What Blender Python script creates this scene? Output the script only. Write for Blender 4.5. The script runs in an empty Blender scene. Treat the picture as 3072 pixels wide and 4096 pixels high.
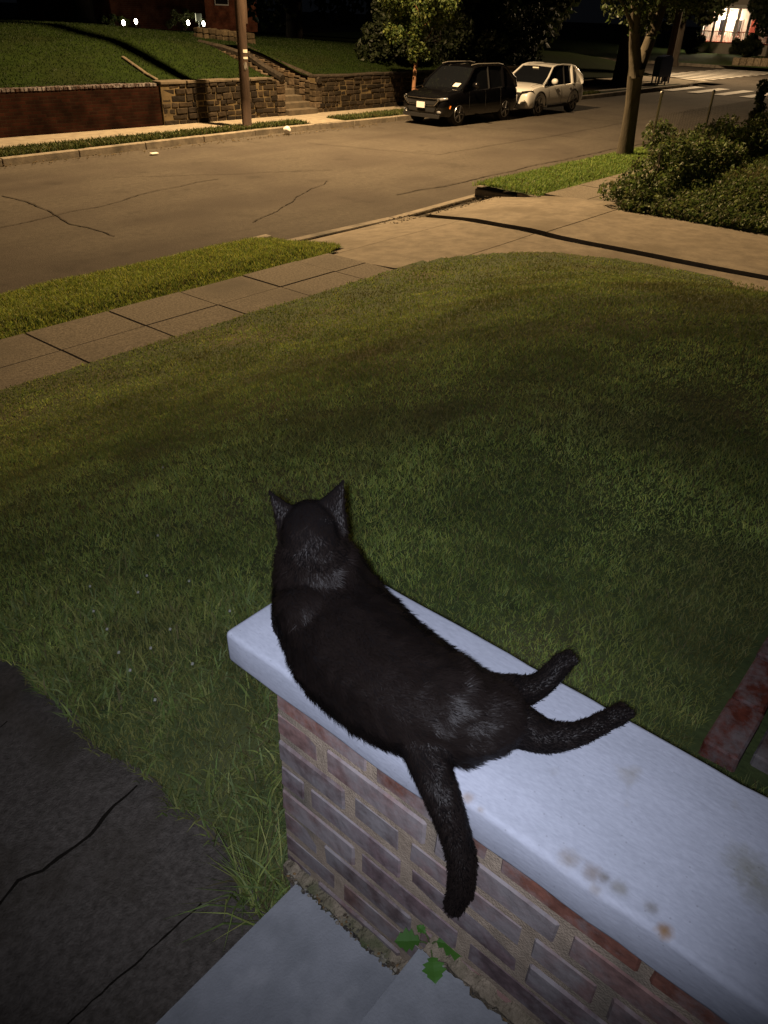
import bpy, bmesh, math, random
import numpy as np
from mathutils import Vector, Matrix, noise as mnoise
random.seed(7); rng = np.random.default_rng(11)
S = bpy.context.scene
COL = S.collection
# ---------------------------------------------------------------- camera
cam = bpy.data.cameras.new('camera'); camo = bpy.data.objects.new('camera', cam); COL.objects.link(camo)
cam.sensor_fit = 'VERTICAL'; cam.sensor_height = 36.0; cam.sensor_width = 27.0
cam.lens = 36.0 * 3040.0 / 4096.0
cam.clip_start = 0.02; cam.clip_end = 1500
Rm = [[0.6469740733614795, 0.4034524803372974, -0.6470321819722242],
      [-0.7619412218258573, 0.37489036860469677, -0.5281124747721401],
      [0.02949784535478005, 0.83467557028891, 0.5499514246570403]]
MW = Matrix(Rm).to_4x4(); MW.translation = Vector((0, 0, 2.93))
camo.matrix_world = MW
S.camera = camo
# ---------------------------------------------------------------- world (night)
w = bpy.data.worlds.new('World'); S.world = w; w.use_nodes = True
nt = w.node_tree; bg = nt.nodes['Background']
bg.inputs[0].default_value = (0.55, 0.62, 0.8, 1); bg.inputs[1].default_value = 0.0032
S.view_settings.view_transform = 'Standard'; S.view_settings.look = 'None'
S.view_settings.exposure = 0; S.view_settings.gamma = 1
# ---------------------------------------------------------------- lights
def light(name, typ, loc, power, color, radius, **kw):
    l = bpy.data.lights.new(name, typ); l.energy = power; l.color = color; l.shadow_soft_size = radius
    for k, v in kw.items(): setattr(l, k, v)
    o = bpy.data.objects.new(name, l); o.location = loc; COL.objects.link(o); return o
# the street lamp on the arm of the utility pole (above the frame), the lamp over the crossing
sl = light('street_lamp_light', 'SPOT', (15.64, 15.3, 9.5), 16000, (1.0, 0.66, 0.33), 0.12, spot_size=math.radians(138), spot_blend=0.26)   # a cut-off luminaire
sl.rotation_euler = (math.radians(-2), 0, 0)
light('crossing_lamp_light', 'POINT', (55.0, 18.0, 8.0), 6500, (1.0, 0.70, 0.40), 0.2)
# the phone's own lamp beside its lens
fl = light('phone_flash_light', 'SPOT', (-0.022, -0.004, 2.945), 98, (0.82, 0.86, 1.0), 0.006,
           spot_size=math.radians(97), spot_blend=1.0)
aim = MW.to_3x3() @ Vector((-120, 250, -3040))
fl.rotation_euler = aim.to_track_quat('-Z', 'Y').to_euler()
# ---------------------------------------------------------------- helpers
def tag(o, label=None, cat=None, group=None, kind=None):
    if label: o['label'] = label
    if cat: o['category'] = cat
    if group: o['group'] = group
    if kind: o['kind'] = kind
    return o
def empty(name, loc, rz=0, **kw):
    o = bpy.data.objects.new(name, None); o.empty_display_size = .1
    o.location = loc; o.rotation_euler = (0, 0, rz); COL.objects.link(o); tag(o, **kw); return o
def npmesh(name, V, F, mat=None, parent=None, smooth=False, n=None, **kw):
    """V (N,3); F (M,k) equal size faces or list"""
    me = bpy.data.meshes.new(name)
    if isinstance(F, np.ndarray):
        M, k = F.shape
        me.vertices.add(len(V)); me.vertices.foreach_set('co', np.asarray(V, np.float32).ravel())
        me.loops.add(M * k); me.loops.foreach_set('vertex_index', F.astype(np.int32).ravel())
        me.polygons.add(M)
        me.polygons.foreach_set('loop_start', np.arange(0, M * k, k, dtype=np.int32))
        me.update(calc_edges=True)
    else:
        me.from_pydata([tuple(v) for v in V], [], F); me.update()
    me.polygons.foreach_set('use_smooth', [bool(smooth)] * len(me.polygons))
    if mat: me.materials.append(mat)
    o = bpy.data.objects.new(name, me); COL.objects.link(o)
    if parent is not None: o.parent = parent
    tag(o, **kw); return o
def bmobj(name, bm, mat=None, parent=None, smooth=False, **kw):
    me = bpy.data.meshes.new(name); bm.to_mesh(me); bm.free()
    if smooth: me.polygons.foreach_set('use_smooth', [True] * len(me.polygons))
    if mat:
        for m in (mat if isinstance(mat, (list, tuple)) else [mat]): me.materials.append(m)
    o = bpy.data.objects.new(name, me); COL.objects.link(o)
    if parent is not None: o.parent = parent
    tag(o, **kw); return o
def add_box(bm, x0, x1, y0, y1, z0, z1, bev=0, jit=0, rot=None, mi=0, segs=1):
    c = Vector(((x0+x1)/2, (y0+y1)/2, (z0+z1)/2))
    r = bmesh.ops.create_cube(bm, size=1)
    vs = r['verts']
    for v in vs:
        v.co = Vector((v.co.x*(x1-x0), v.co.y*(y1-y0), v.co.z*(z1-z0)))
        if jit: v.co += Vector([random.uniform(-jit, jit) for _ in range(3)])
    fs = list({f for v in vs for f in v.link_faces})
    for f in fs: f.material_index = mi
    if bev:
        es = list({e for v in vs for e in v.link_edges})
        rr = bmesh.ops.bevel(bm, geom=es, offset=bev, segments=segs, affect='EDGES', profile=.6)
        vs = list({v for f in rr['faces'] for v in f.verts} | {v for v in vs if v.is_valid})
    for v in vs:
        if rot is not None: v.co = rot @ v.co
        v.co += c
    return vs
def add_tube(bm, pts, rad, sides=8, cap=True, jit=0):
    pts = [Vector(p) for p in pts]; rings = []
    up = Vector((0, 0, 1))
    prev = None
    for i, p in enumerate(pts):
        d = (pts[min(i+1, len(pts)-1)] - pts[max(i-1, 0)]).normalized()
        a = d.cross(up if abs(d.z) < .95 else Vector((1, 0, 0))) if prev is None else prev - d*prev.dot(d)
        a.normalize(); b = d.cross(a); prev = a
        r = rad[i] if isinstance(rad, (list, tuple)) else rad
        ring = []
        for k in range(sides):
            t = 2*math.pi*k/sides
            rr = r*(1+random.uniform(-jit, jit))
            ring.append(bm.verts.new(p + a*math.cos(t)*rr + b*math.sin(t)*rr))
        rings.append(ring)
    for i in range(len(rings)-1):
        for k in range(sides):
            bm.faces.new((rings[i][k], rings[i][(k+1) % sides], rings[i+1][(k+1) % sides], rings[i+1][k]))
    if cap:
        bm.faces.new(rings[0]); bm.faces.new(list(reversed(rings[-1])))
    return rings
def grid(name, xs, ys, zf, mat, **kw):
    X, Y = np.meshgrid(xs, ys, indexing='ij'); Z = np.vectorize(zf)(X, Y).astype(float)
    V = np.stack([X.ravel(), Y.ravel(), Z.ravel()], 1); ny = len(ys)
    i, j = np.meshgrid(np.arange(len(xs)-1), np.arange(ny-1), indexing='ij'); i = i.ravel(); j = j.ravel()
    F = np.stack([i*ny+j, (i+1)*ny+j, (i+1)*ny+j+1, i*ny+j+1], 1)
    return npmesh(name, V, F, mat, smooth=True, **kw)
# ---------------------------------------------------------------- materials
def newmat(name):
    m = bpy.data.materials.new(name); m.use_nodes = True; n = m.node_tree
    return m, n, n.nodes['Principled BSDF']
def N(n, typ, **kw):
    x = n.nodes.new(typ)
    for k, v in kw.items():
        if k in x.inputs: x.inputs[k].default_value = v
        else: setattr(x, k, v)
    return x
def ramp(n, src, stops):
    r = n.nodes.new('ShaderNodeValToRGB'); e = r.color_ramp.elements
    while len(e) > 1: e.remove(e[-1])
    e[0].position = stops[0][0]; e[0].color = (*stops[0][1], 1)
    for p, c in stops[1:]:
        q = e.new(p); q.color = (*c, 1)
    n.links.new(src, r.inputs[0]); return r
def noisy(name, c1, c2, scale=6, rough=.85, bump=0, bscale=None, c3=None, s3=1.2, scl=(1, 1, 1), spec=.3, t3=.62, detail=8):
    m, n, p = newmat(name); L = n.links
    tc = N(n, 'ShaderNodeTexCoord'); mp = N(n, 'ShaderNodeMapping'); mp.inputs['Scale'].default_value = scl
    L.new(tc.outputs['Object'], mp.inputs[0])
    a = N(n, 'ShaderNodeTexNoise'); a.inputs['Scale'].default_value = scale; a.inputs['Detail'].default_value = detail
    a.inputs['Roughness'].default_value = .65; L.new(mp.outputs[0], a.inputs['Vector'])
    r = ramp(n, a.outputs['Fac'], [(.33, c1), (.67, c2)]); col = r.outputs[0]
    if c3 is not None:
        b = N(n, 'ShaderNodeTexNoise'); b.inputs['Scale'].default_value = s3; b.inputs['Detail'].default_value = 6
        L.new(mp.outputs[0], b.inputs['Vector'])
        rr = ramp(n, b.outputs['Fac'], [(t3-.12, (0, 0, 0)), (t3+.08, (1, 1, 1))])
        mx = N(n, 'ShaderNodeMixRGB'); L.new(rr.outputs[0], mx.inputs[0]); L.new(col, mx.inputs[1])
        mx.inputs[2].default_value = (*c3, 1); col = mx.outputs[0]
    L.new(col, p.inputs['Base Color']); p.inputs['Roughness'].default_value = rough
    p.inputs['Specular IOR Level'].default_value = spec
    if bump:
        c = N(n, 'ShaderNodeTexNoise'); c.inputs['Scale'].default_value = bscale or scale*6; c.inputs['Detail'].default_value = 6
        L.new(mp.outputs[0], c.inputs['Vector'])
        bp = N(n, 'ShaderNodeBump'); bp.inputs['Strength'].default_value = bump; bp.inputs['Distance'].default_value = .01
        L.new(c.outputs['Fac'], bp.inputs['Height']); L.new(bp.outputs[0], p.inputs['Normal'])
    return m
def plain(name, c, rough=.5, metal=0, emit=None, es=1, spec=.5, coat=0):
    m, n, p = newmat(name); p.inputs['Base Color'].default_value = (*c, 1); p.inputs['Roughness'].default_value = rough
    p.inputs['Metallic'].default_value = metal; p.inputs['Specular IOR Level'].default_value = spec
    p.inputs['Coat Weight'].default_value = coat
    if emit: p.inputs['Emission Color'].default_value = (*emit, 1); p.inputs['Emission Strength'].default_value = es
    return m
def attrmat(name, rough=.8, noise=.35, nscale=40, bump=.3, spec=.2, smear=None, trans=0, distance=.004):
    """colour from the mesh attribute 'tint' (one value per brick, stone, leaf or blade) times fine noise"""
    m, n, p = newmat(name); L = n.links
    a = N(n, 'ShaderNodeAttribute'); a.attribute_name = 'tint'
    tc = N(n, 'ShaderNodeTexCoord'); nz = N(n, 'ShaderNodeTexNoise'); nz.inputs['Scale'].default_value = nscale; nz.inputs['Detail'].default_value = 6
    L.new(tc.outputs['Object'], nz.inputs['Vector'])
    r = ramp(n, nz.outputs['Fac'], [(.3, (1-noise,)*3), (.7, (1+noise*.6,)*3)])
    mx = N(n, 'ShaderNodeMixRGB', blend_type='MULTIPLY'); mx.inputs[0].default_value = 1
    L.new(a.outputs['Color'], mx.inputs[1]); L.new(r.outputs[0], mx.inputs[2]); col = mx.outputs[0]
    if smear:
        b = N(n, 'ShaderNodeTexNoise'); b.inputs['Scale'].default_value = smear[1]; b.inputs['Detail'].default_value = 8; b.inputs['Roughness'].default_value = .7
        L.new(tc.outputs['Object'], b.inputs['Vector'])
        rr = ramp(n, b.outputs['Fac'], [(smear[2]-.06, (0, 0, 0)), (smear[2]+.1, (smear[3],)*3)])
        m2 = N(n, 'ShaderNodeMixRGB'); L.new(rr.outputs[0], m2.inputs[0]); L.new(col, m2.inputs[1]); m2.inputs[2].default_value = (*smear[0], 1)
        col = m2.outputs[0]
    L.new(col, p.inputs['Base Color']); p.inputs['Roughness'].default_value = rough; p.inputs['Specular IOR Level'].default_value = spec
    if bump:
        bp = N(n, 'ShaderNodeBump'); bp.inputs['Strength'].default_value = bump; bp.inputs['Distance'].default_value = distance
        L.new(nz.outputs['Fac'], bp.inputs['Height']); L.new(bp.outputs[0], p.inputs['Normal'])
    return m
def set_tint(o, per_face_cols):
    """per face colours -> corner attribute 'tint'"""
    me = o.data; at = me.color_attributes.new('tint', 'FLOAT_COLOR', 'CORNER')
    cnt = np.zeros(len(me.polygons), np.int32); me.polygons.foreach_get('loop_total', cnt)
    c = np.asarray(per_face_cols, np.float32)
    if c.shape[1] == 3: c = np.hstack([c, np.ones((len(c), 1), np.float32)])
    at.data.foreach_set('color', np.repeat(c, cnt, axis=0).ravel())
M = {}
def asphalt_extra():
    n = M['asphalt'].node_tree; L = n.links; p = n.nodes['Principled BSDF']; src = p.inputs['Base Color'].links[0].from_socket
    tc = N(n, 'ShaderNodeTexCoord'); mp = N(n, 'ShaderNodeMapping'); mp.inputs['Scale'].default_value = (.12, 1, 1); L.new(tc.outputs['Object'], mp.inputs[0])
    col = src
    for vec, sc, lo, hi, a, b in ((mp.outputs[0], 1.1, .4, .6, .92, 1.05), (tc.outputs['Object'], 1.3, .60, .68, 1.0, .84), (tc.outputs['Object'], 120, .35, .65, .72, 1.25)):
        z = N(n, 'ShaderNodeTexNoise'); z.inputs['Scale'].default_value = sc; z.inputs['Detail'].default_value = 5; L.new(vec, z.inputs['Vector'])
        r = ramp(n, z.outputs['Fac'], [(lo, (a,)*3), (hi, (b,)*3)]); m = N(n, 'ShaderNodeMixRGB', blend_type='MULTIPLY'); m.inputs[0].default_value = 1
        L.new(col, m.inputs[1]); L.new(r.outputs[0], m.inputs[2]); col = m.outputs[0]
    L.new(col, p.inputs['Base Color'])
M['asphalt'] = noisy('asphalt', (.073, .064, .053), (.101, .088, .071), 9, .95, .9, 55, (.070, .060, .050), .5, t3=.56, spec=.15, detail=12)
asphalt_extra()
M['crack'] = plain('tar_crack', (.048, .042, .035), .98, spec=.05)
M['concrete'] = noisy('driveway_concrete', (.19, .165, .13), (.30, .258, .20), 5, .95, .6, 70, (.17, .145, .11), .9, spec=.15, detail=14)
M['walk'] = noisy('sidewalk_concrete', (.10, .088, .07), (.27, .235, .185), 45, .95, .5, 90, (.13, .115, .092), 1.0, spec=.15)
M['kerb'] = noisy('kerb_stone', (.17, .145, .115), (.30, .26, .20), 7, .9, .4, 40, (.10, .09, .07), 1.8)
M['darkcap'] = noisy('wall_cap', (.06, .05, .035), (.12, .095, .065), 4, .9)
M['farwalk'] = noisy('far_concrete', (.20, .17, .13), (.31, .27, .20), 5, .9)
M['soil'] = noisy('soil', (.028, .024, .016), (.06, .05, .032), 20, .95, .6)
M['flag'] = noisy('path_stone', (.050, .042, .035), (.112, .096, .083), 75, .95, .6, 240, (.045, .036, .026), 4.5, spec=.25)
M['step'] = noisy('painted_step', (.145, .152, .165), (.205, .212, .23), 14, .7, .22, 300, (.27, .275, .29), 9, t3=.70, spec=.25, detail=12)
M['turf'] = noisy('turf', (.040, .060, .020), (.085, .11, .035), 9, .95, .5, 60, (.10, .09, .045), 1.3)
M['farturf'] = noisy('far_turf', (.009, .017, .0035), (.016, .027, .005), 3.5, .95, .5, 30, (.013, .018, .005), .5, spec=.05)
M['cornerturf'] = noisy('corner_turf', (.045, .085, .015), (.075, .12, .022), 3, .95)
M['bark'] = noisy('bark', (.045, .038, .026), (.095, .080, .055), 7, .95, 1.0, 26, scl=(1, 1, .25))
M['darkbark'] = noisy('dark_bark', (.03, .024, .018), (.07, .055, .04), 6, .95, 1.0, 26, scl=(1, 1, .3))
M['redbark'] = noisy('young_bark', (.22, .11, .06), (.30, .16, .09), 14, .9)
M['wood'] = noisy('creosoted_wood', (.036, .022, .015), (.075, .047, .031), 10, .9, .8, 40, (.020, .014, .011), 1.2, scl=(1, 1, .12))
M['mortar'] = noisy('mortar', (.24, .185, .135), (.36, .28, .21), 40, .95, .35, 300, (.14, .12, .095), 6)
M['dmortar'] = noisy('wall_mortar', (.03, .023, .013), (.17, .125, .06), 1.6, .95)
M['brick'] = attrmat('brick', .9, .38, 60, .5, smear=((.24, .225, .23), 7, .50, .7))
M['stone'] = attrmat('wall_stone', .9, .5, 9, .8, distance=.02)
M['grass'] = attrmat('grass_blade', .6, .25, 14, 0, spec=.2)
M['leaf'] = attrmat('leaf', .55, .3, 6, 0, spec=.3)
for k_ in ('grass', 'leaf'):
    n_ = M[k_].node_tree; p_ = n_.nodes['Principled BSDF']; out_ = n_.nodes['Material Output']
    tr = N(n_, 'ShaderNodeBsdfTranslucent'); mxs = N(n_, 'ShaderNodeMixShader'); mxs.inputs[0].default_value = .35
    n_.links.new(p_.inputs['Base Color'].links[0].from_socket, tr.inputs[0])
    n_.links.new(p_.outputs[0], mxs.inputs[1]); n_.links.new(tr.outputs[0], mxs.inputs[2]); n_.links.new(mxs.outputs[0], out_.inputs[0])
M['metal'] = plain('galvanised_steel', (.42, .40, .36), .5, .6)
M['darkmetal'] = plain('dark_steel', (.05, .05, .05), .5, .5)
M['black'] = plain('flat_black', (.008, .008, .009), .8)
M['rubber'] = plain('tyre_rubber', (.018, .018, .018), .85)
M['chrome'] = plain('chrome', (.75, .75, .75), .12, 1.0)
M['alloy'] = plain('alloy_rim', (.32, .32, .33), .3, .9)
M['glass'] = plain('car_glass', (.006, .007, .009), .06, 0, spec=.7)
M['blackpaint'] = plain('black_car_paint', (.004, .004, .005), .12, 0, coat=.5, spec=.35)
M['whitepaint'] = plain('white_car_paint', (.74, .74, .73), .28, 0, coat=.8)
M['plate'] = plain('plate_white', (.80, .80, .80), .5)
M['lens'] = plain('headlamp_lens', (.35, .36, .38), .08, .3, coat=1)
M['paper'] = plain('white_paper', (.8, .76, .68), .8)
M['bluepaint'] = plain('blue_mailbox_paint', (.010, .022, .075), .35, coat=.4)
M['xpaint'] = noisy('road_paint', (.55, .52, .46), (.78, .74, .66), 3, .8)
M['lampglow'] = plain('lamp_glow', (1, 1, 1), .5, emit=(1, .86, .68), es=28)
M['clap'] = noisy('clapboard', (.42, .38, .32), (.5, .46, .4), 3, .8)
M['farclap'] = noisy('dark_clapboard', (.10, .09, .075), (.14, .125, .10), 3, .9)
M['redfloor'] = plain('red_painted_wood', (.34, .06, .03), .6)
M['wwood'] = plain('white_painted_wood', (.72, .70, .66), .6)
M['window'] = plain('lit_window', (.9, .7, .4), .5, emit=(1, .68, .34), es=1.1)
M['darkwin'] = plain('dark_window', (.008, .008, .01), .1)
M['roof'] = noisy('roof_shingle', (.03, .028, .026), (.05, .045, .04), 9, .95)
M['sticker'] = plain('sticker', (.72, .68, .58), .7)
def brickmat(name, c1, c2, mort, bw=.21, rh=.075):
    m, n, p = newmat(name); L = n.links
    tc = N(n, 'ShaderNodeTexCoord'); sp = N(n, 'ShaderNodeSeparateXYZ'); cb = N(n, 'ShaderNodeCombineXYZ')
    L.new(tc.outputs['Object'], sp.inputs[0])
    ad = N(n, 'ShaderNodeMath', operation='ADD'); L.new(sp.outputs[0], ad.inputs[0]); L.new(sp.outputs[1], ad.inputs[1])
    L.new(ad.outputs[0], cb.inputs[0]); L.new(sp.outputs[2], cb.inputs[1])
    b = N(n, 'ShaderNodeTexBrick'); L.new(cb.outputs[0], b.inputs['Vector']); b.inputs['Scale'].default_value = 1
    b.inputs['Brick Width'].default_value = bw; b.inputs['Row Height'].default_value = rh; b.inputs['Mortar Size'].default_value = .008
    b.inputs['Color1'].default_value = (*c1, 1); b.inputs['Color2'].default_value = (*c2, 1); b.inputs['Mortar'].default_value = (*mort, 1)
    nz = N(n, 'ShaderNodeTexNoise'); nz.inputs['Scale'].default_value = 2.2; nz.inputs['Detail'].default_value = 8; L.new(tc.outputs['Object'], nz.inputs['Vector'])
    r = ramp(n, nz.outputs['Fac'], [(.35, (.45, .45, .45)), (.65, (1.15, 1.1, 1.05))])
    mx = N(n, 'ShaderNodeMixRGB', blend_type='MULTIPLY'); mx.inputs[0].default_value = 1
    L.new(b.outputs[0], mx.inputs[1]); L.new(r.outputs[0], mx.inputs[2]); L.new(mx.outputs[0], p.inputs['Base Color'])
    p.inputs['Roughness'].default_value = .95; p.inputs['Specular IOR Level'].default_value = .04
    bp = N(n, 'ShaderNodeBump'); bp.inputs['Strength'].default_value = .6; bp.inputs['Distance'].default_value = .01; bp.invert = True
    L.new(b.outputs['Fac'], bp.inputs['Height']); L.new(bp.outputs[0], p.inputs['Normal'])
    return m
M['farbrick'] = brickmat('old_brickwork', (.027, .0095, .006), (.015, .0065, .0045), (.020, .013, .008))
M['housebrick'] = brickmat('house_brickwork', (.26, .085, .05), (.20, .06, .038), (.22, .15, .1))

def fbm(x, y, z=0, s=1.0):
    return mnoise.fractal(Vector((x*s, y*s, z)), .8, 2.1, 4)
# ================================================================ THE GROUND
def smooth(t): t = min(max(t, 0), 1); return t*t*(3-2*t)
def lawn_d(x, y):
    dx = 9.75 - x - .02*max(0, y-2)**2.0*.9; dy = 5.83 - y
    k = 2.6
    h = max(k-abs(dx-dy), 0)/k
    return min(dx, dy) - h*h*k*.25 if max(dx, dy) < 30 else min(dx, dy)
def lawn_z(x, y):
    d = lawn_d(x, y)
    return .345 + 1.185*smooth((d+.15)/5.0) + .022*fbm(x, y, 0, .9)
def inside_lawn(x, y): return lawn_d(x, y) > 0 and not (x < path_edge(y)-.012 and y > -1)
def path_edge(y):
    return .49 + .008*math.sin(y*9.1) + .007*math.sin(y*23.7+1) + .022*fbm(y, 3.3, 0, 3.5)
# ground sheet that reaches the horizon
grid('ground', np.linspace(-400, 700, 12), np.linspace(-400, 700, 12), lambda x, y: -.12, M['soil'], kind='structure')
# street
grid('street', np.concatenate([np.linspace(-30, 60, 91), np.linspace(62, 240, 20)]), np.linspace(8.3, 17.4, 12), lambda x, y: .02*fbm(x, y, 0, .25), M['asphalt'], kind='structure')
grid('cross_street', np.linspace(51, 68, 12), np.linspace(17.38, 150, 40), lambda x, y: .004, M['asphalt'], kind='structure')
grid('cross_street', np.linspace(51, 68, 12), np.linspace(-80, 8.32, 40), lambda x, y: .004, M['asphalt'], kind='structure')
# lawn of the house
def masked_grid(name, xs, ys, zf, keep, mat, snap=None, **kw):
    V = []; idx = {}; F = []
    def vid(i, j):
        if (i, j) not in idx:
            x, y = xs[i], ys[j]
            if snap: x, y = snap(x, y)
            idx[(i, j)] = len(V); V.append((x, y, zf(x, y)))
        return idx[(i, j)]
    for i in range(len(xs)-1):
        for j in range(len(ys)-1):
            if keep((xs[i]+xs[i+1])/2, (ys[j]+ys[j+1])/2): F.append([vid(i, j), vid(i+1, j), vid(i+1, j+1), vid(i, j+1)])
    return npmesh(name, V, np.array(F), mat, smooth=True, **kw)
masked_grid('lawn', np.concatenate([np.linspace(.3, 1.0, 40), np.linspace(1.05, 10.2, 130)]), np.linspace(-6, 5.9, 150), lambda x, y: lawn_z(x, y)-(.03 if x < path_edge(y)+.012 else 0), lambda x, y: lawn_d(x, y) > -.02, M['turf'], kind='structure')
# garden path of stone slabs, left
def pathz(x, y):
    z = lawn_z(.6, y) + .002 + .0015*fbm(x, y, 0, 6)
    return z
masked_grid('garden_path', np.concatenate([np.linspace(-3, .3, 40), np.linspace(.31, .62, 60)]), np.linspace(-1.2, 5.8, 500), pathz, lambda x, y: x < path_edge(y), M['flag'], kind='structure')
def strip_poly(name, pts, wdt, mat, z, **kw):
    """thin ribbon following pts at a fixed small width (cracks, joints)"""
    V = []; F = []
    P = [Vector((p[0], p[1], 0)) for p in pts]; q = []
    for a, b in zip(P[:-1], P[1:]):
        n = max(2, int((b-a).length/max(.016, min(.12, wdt*4))))
        for k in range(n): q.append(a.lerp(b, k/n))
    q.append(P[-1])
    for i, p in enumerate(q):
        d = (q[min(i+1, len(q)-1)]-q[max(i-1, 0)]).normalized(); nrm = Vector((-d.y, d.x, 0))
        wv = wdt*(.6+.8*random.random())/2; off = random.uniform(-1, 1)*wdt*.5
        c = p+nrm*off
        for s in (-1, 1):
            v = c+nrm*wv*s; V.append((v.x, v.y, z(v.x, v.y) if callable(z) else z))
    F = [[2*i, 2*i+1, 2*i+3, 2*i+2] for i in range(len(q)-1)]
    return V, F
def ribbons(name, specs, mat, **kw):
    V = []; F = []
    for pts, wdt, z in specs:
        v, f = strip_poly(name, pts, wdt, mat, z); o = len(V); V += v; F += [[i+o for i in a] for a in f]
    return npmesh(name, V, np.array(F), mat, **kw)
ribbons('path_crack', [([(-.35, 1.02), (-.1, 1.03), (.08, .98), (.14, 1.0), (.2, 1.02), (.24, 1.005), (.34, 1.0), (.38, 1.02), (.47, 1.03)], .007, lambda x, y: pathz(x, y)+.003),
                       ([(-.4, 1.33), (0, 1.30), (.2, 1.36), (.38, 1.42)], .0035, lambda x, y: pathz(x, y)+.003),
                       ([(-.5, .74), (0, .735), (.4, .73)], .004, lambda x, y: pathz(x, y)+.003)], plain('path_crack_dirt', (.012, .010, .008), .98, spec=.02), kind='structure')
# street repairs and cracks
sz = lambda x, y: .02*fbm(x, y, 0, .25) + .012
def wob(a, b, n, amp):
    a = Vector((*a, 0)); b = Vector((*b, 0)); d = (b-a); nn = Vector((-d.y, d.x, 0)).normalized()
    return [tuple((a.lerp(b, i/n) + nn*(amp*fbm(i*.37, a.x, a.y, 1.0) if 0 < i < n else 0)).to_2d()) for i in range(n+1)]
ribbons('street_crack', [(wob((6.6, 14.4), (6.4, 10.6), 10, 0.17), 0.028, sz), (wob((4.2, 12.0), (10.5, 13.2), 12, 0.17), 0.019, sz), (wob((15.4, 15.6), (16.6, 12.2), 10, 0.14), 0.017, sz),
                         (wob((12, 9.75), (40, 9.9), 40, 0.12), 0.028, sz), (wob((16.5, 12.2), (34, 12.5), 30, 0.14), 0.019, sz), (wob((8.5, 9.9), (12, 11.6), 9, 0.10), 0.017, sz),
                         (wob((9, 14.6), (13, 12.4), 9, 0.14), 0.014, sz), (wob((22, 14.4), (23, 10), 9, 0.14), 0.014, sz), (wob((27, 15), (28, 9), 9, 0.17), 0.017, sz)], M['crack'], kind='structure')
# pavement: two rows of slabs, z about .30, joints as real gaps
def slab_rows(name, x0, x1, rows, sl, zf, mat, gap=.022, xo=0, **kw):
    bm = bmesh.new()
    x = x0
    while x < x1:
        for (ya, yb) in rows:
            xx1 = min(x+sl, x1)
            dz = random.uniform(-.004, .004)
            V = []
            nx, ny = 3, 3
            vv = [[bm.verts.new((x+gap/2+(xx1-x-gap)*i/nx, ya+gap/2+(yb-ya-gap)*j/ny, 0)) for j in range(ny+1)] for i in range(nx+1)]
            for r in vv:
                for v in r: v.co.z = zf(v.co.x, v.co.y)+dz
            for i in range(nx):
                for j in range(ny): bm.faces.new((vv[i][j], vv[i+1][j], vv[i+1][j+1], vv[i][j+1]))
            rim = [vv[i][0] for i in range(nx+1)] + [vv[nx][j] for j in range(1, ny+1)] + [vv[i][ny] for i in range(nx-1, -1, -1)] + [vv[0][j] for j in range(ny-1, 0, -1)]
            lo = [bm.verts.new(v.co-Vector((0, 0, .05))) for v in rim]
            for k in range(len(rim)): bm.faces.new((rim[k], lo[k], lo[(k+1) % len(rim)], rim[(k+1) % len(rim)]))
        x += sl
    return bmobj(name, bm, mat, **kw)
walkz = lambda x, y: .318 - .012*(y-5.8)
slab_rows('sidewalk', -4.0, 7.25, [(5.72, 6.34), (6.34, 7.0)], .89, walkz, M['walk'], kind='structure')
slab_rows('sidewalk', 13.15, 45, [(5.75, 6.45), (6.45, 7.25)], 1.3, lambda x, y: .25, M['walk'], kind='structure')
grid('sidewalk_bed', np.linspace(-4, 50, 60), np.linspace(5.6, 7.1, 4), lambda x, y: .22 if x < 8 else .18, M['soil'], kind='structure')
# driveway: apron dropping to the kerb, two slabs with an earth-filled gap
def drz(x, y):
    return float(np.interp(y, [-8, 3, 5.8, 7.0, 8.0, 8.7], [.5, .345, .325, .25, .12, .02]))
def groove_x(y): return float(np.interp(y, [-8, 2.4, 5.3, 8.1], [10.15, 10.17, 10.12, 10.58]))
def drive_piece(name, xa, xb, ya, yb, **kw):
    n = max(2, int(abs(yb-ya)/.25)); m = 8; V = []; F = []
    for j in range(n+1):
        y = ya+(yb-ya)*j/n; a, b = xa(y), xb(y)
        for i in range(m+1):
            x = a+(b-a)*i/m; V.append((x, y, drz(x, y)+.006*fbm(x, y, 0, .8)))
    for j in range(n):
        for i in range(m): k = j*(m+1)+i; F.append([k, k+1, k+m+2, k+m+1])
    # skirt
    nV = len(V); ring = [i for i in range(m+1)] + [(j+1)*(m+1)-1 for j in range(1, n+1)] + [n*(m+1)+i for i in range(m-1, -1, -1)] + [j*(m+1) for j in range(n-1, 0, -1)]
    for r in ring: V.append((V[r][0], V[r][1], V[r][2]-.07))
    for k in range(len(ring)): k2 = (k+1) % len(ring); F.append([ring[k], nV+k, nV+k2, ring[k2]])
    return npmesh(name, V, np.array(F), M['concrete'], **kw)
g = .045
for nm, xa, xb, ya, yb in [('driveway', lambda y: 7.3 + max(0, 5.9-y)*2.2 if y < 5.9 else 7.28, lambda y: groove_x(y)-.12, 5.62, 7.05),
                           ('driveway', lambda y: float(np.interp(y, [7, 8.7], [7.5, 7.9])), lambda y: groove_x(y)-.12, 7.06, 8.22),
                           ('driveway', lambda y: 8.4, lambda y: groove_x(y)-.11, -6, 5.605),
                           ('driveway', lambda y: groove_x(y)+.13, lambda y: 13.1, -6, 5.53),
                           ('driveway', lambda y: groove_x(y)+.14, lambda y: 13.1, 5.552, 8.05)]:
    drive_piece(nm, xa, xb, ya, yb, kind='structure')
o_ = None
grid('driveway_bed', np.linspace(7, 13.3, 20), np.linspace(-6, 8.6, 50), lambda x, y: drz(x, y)-.062, M['soil'], kind='structure')
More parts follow.
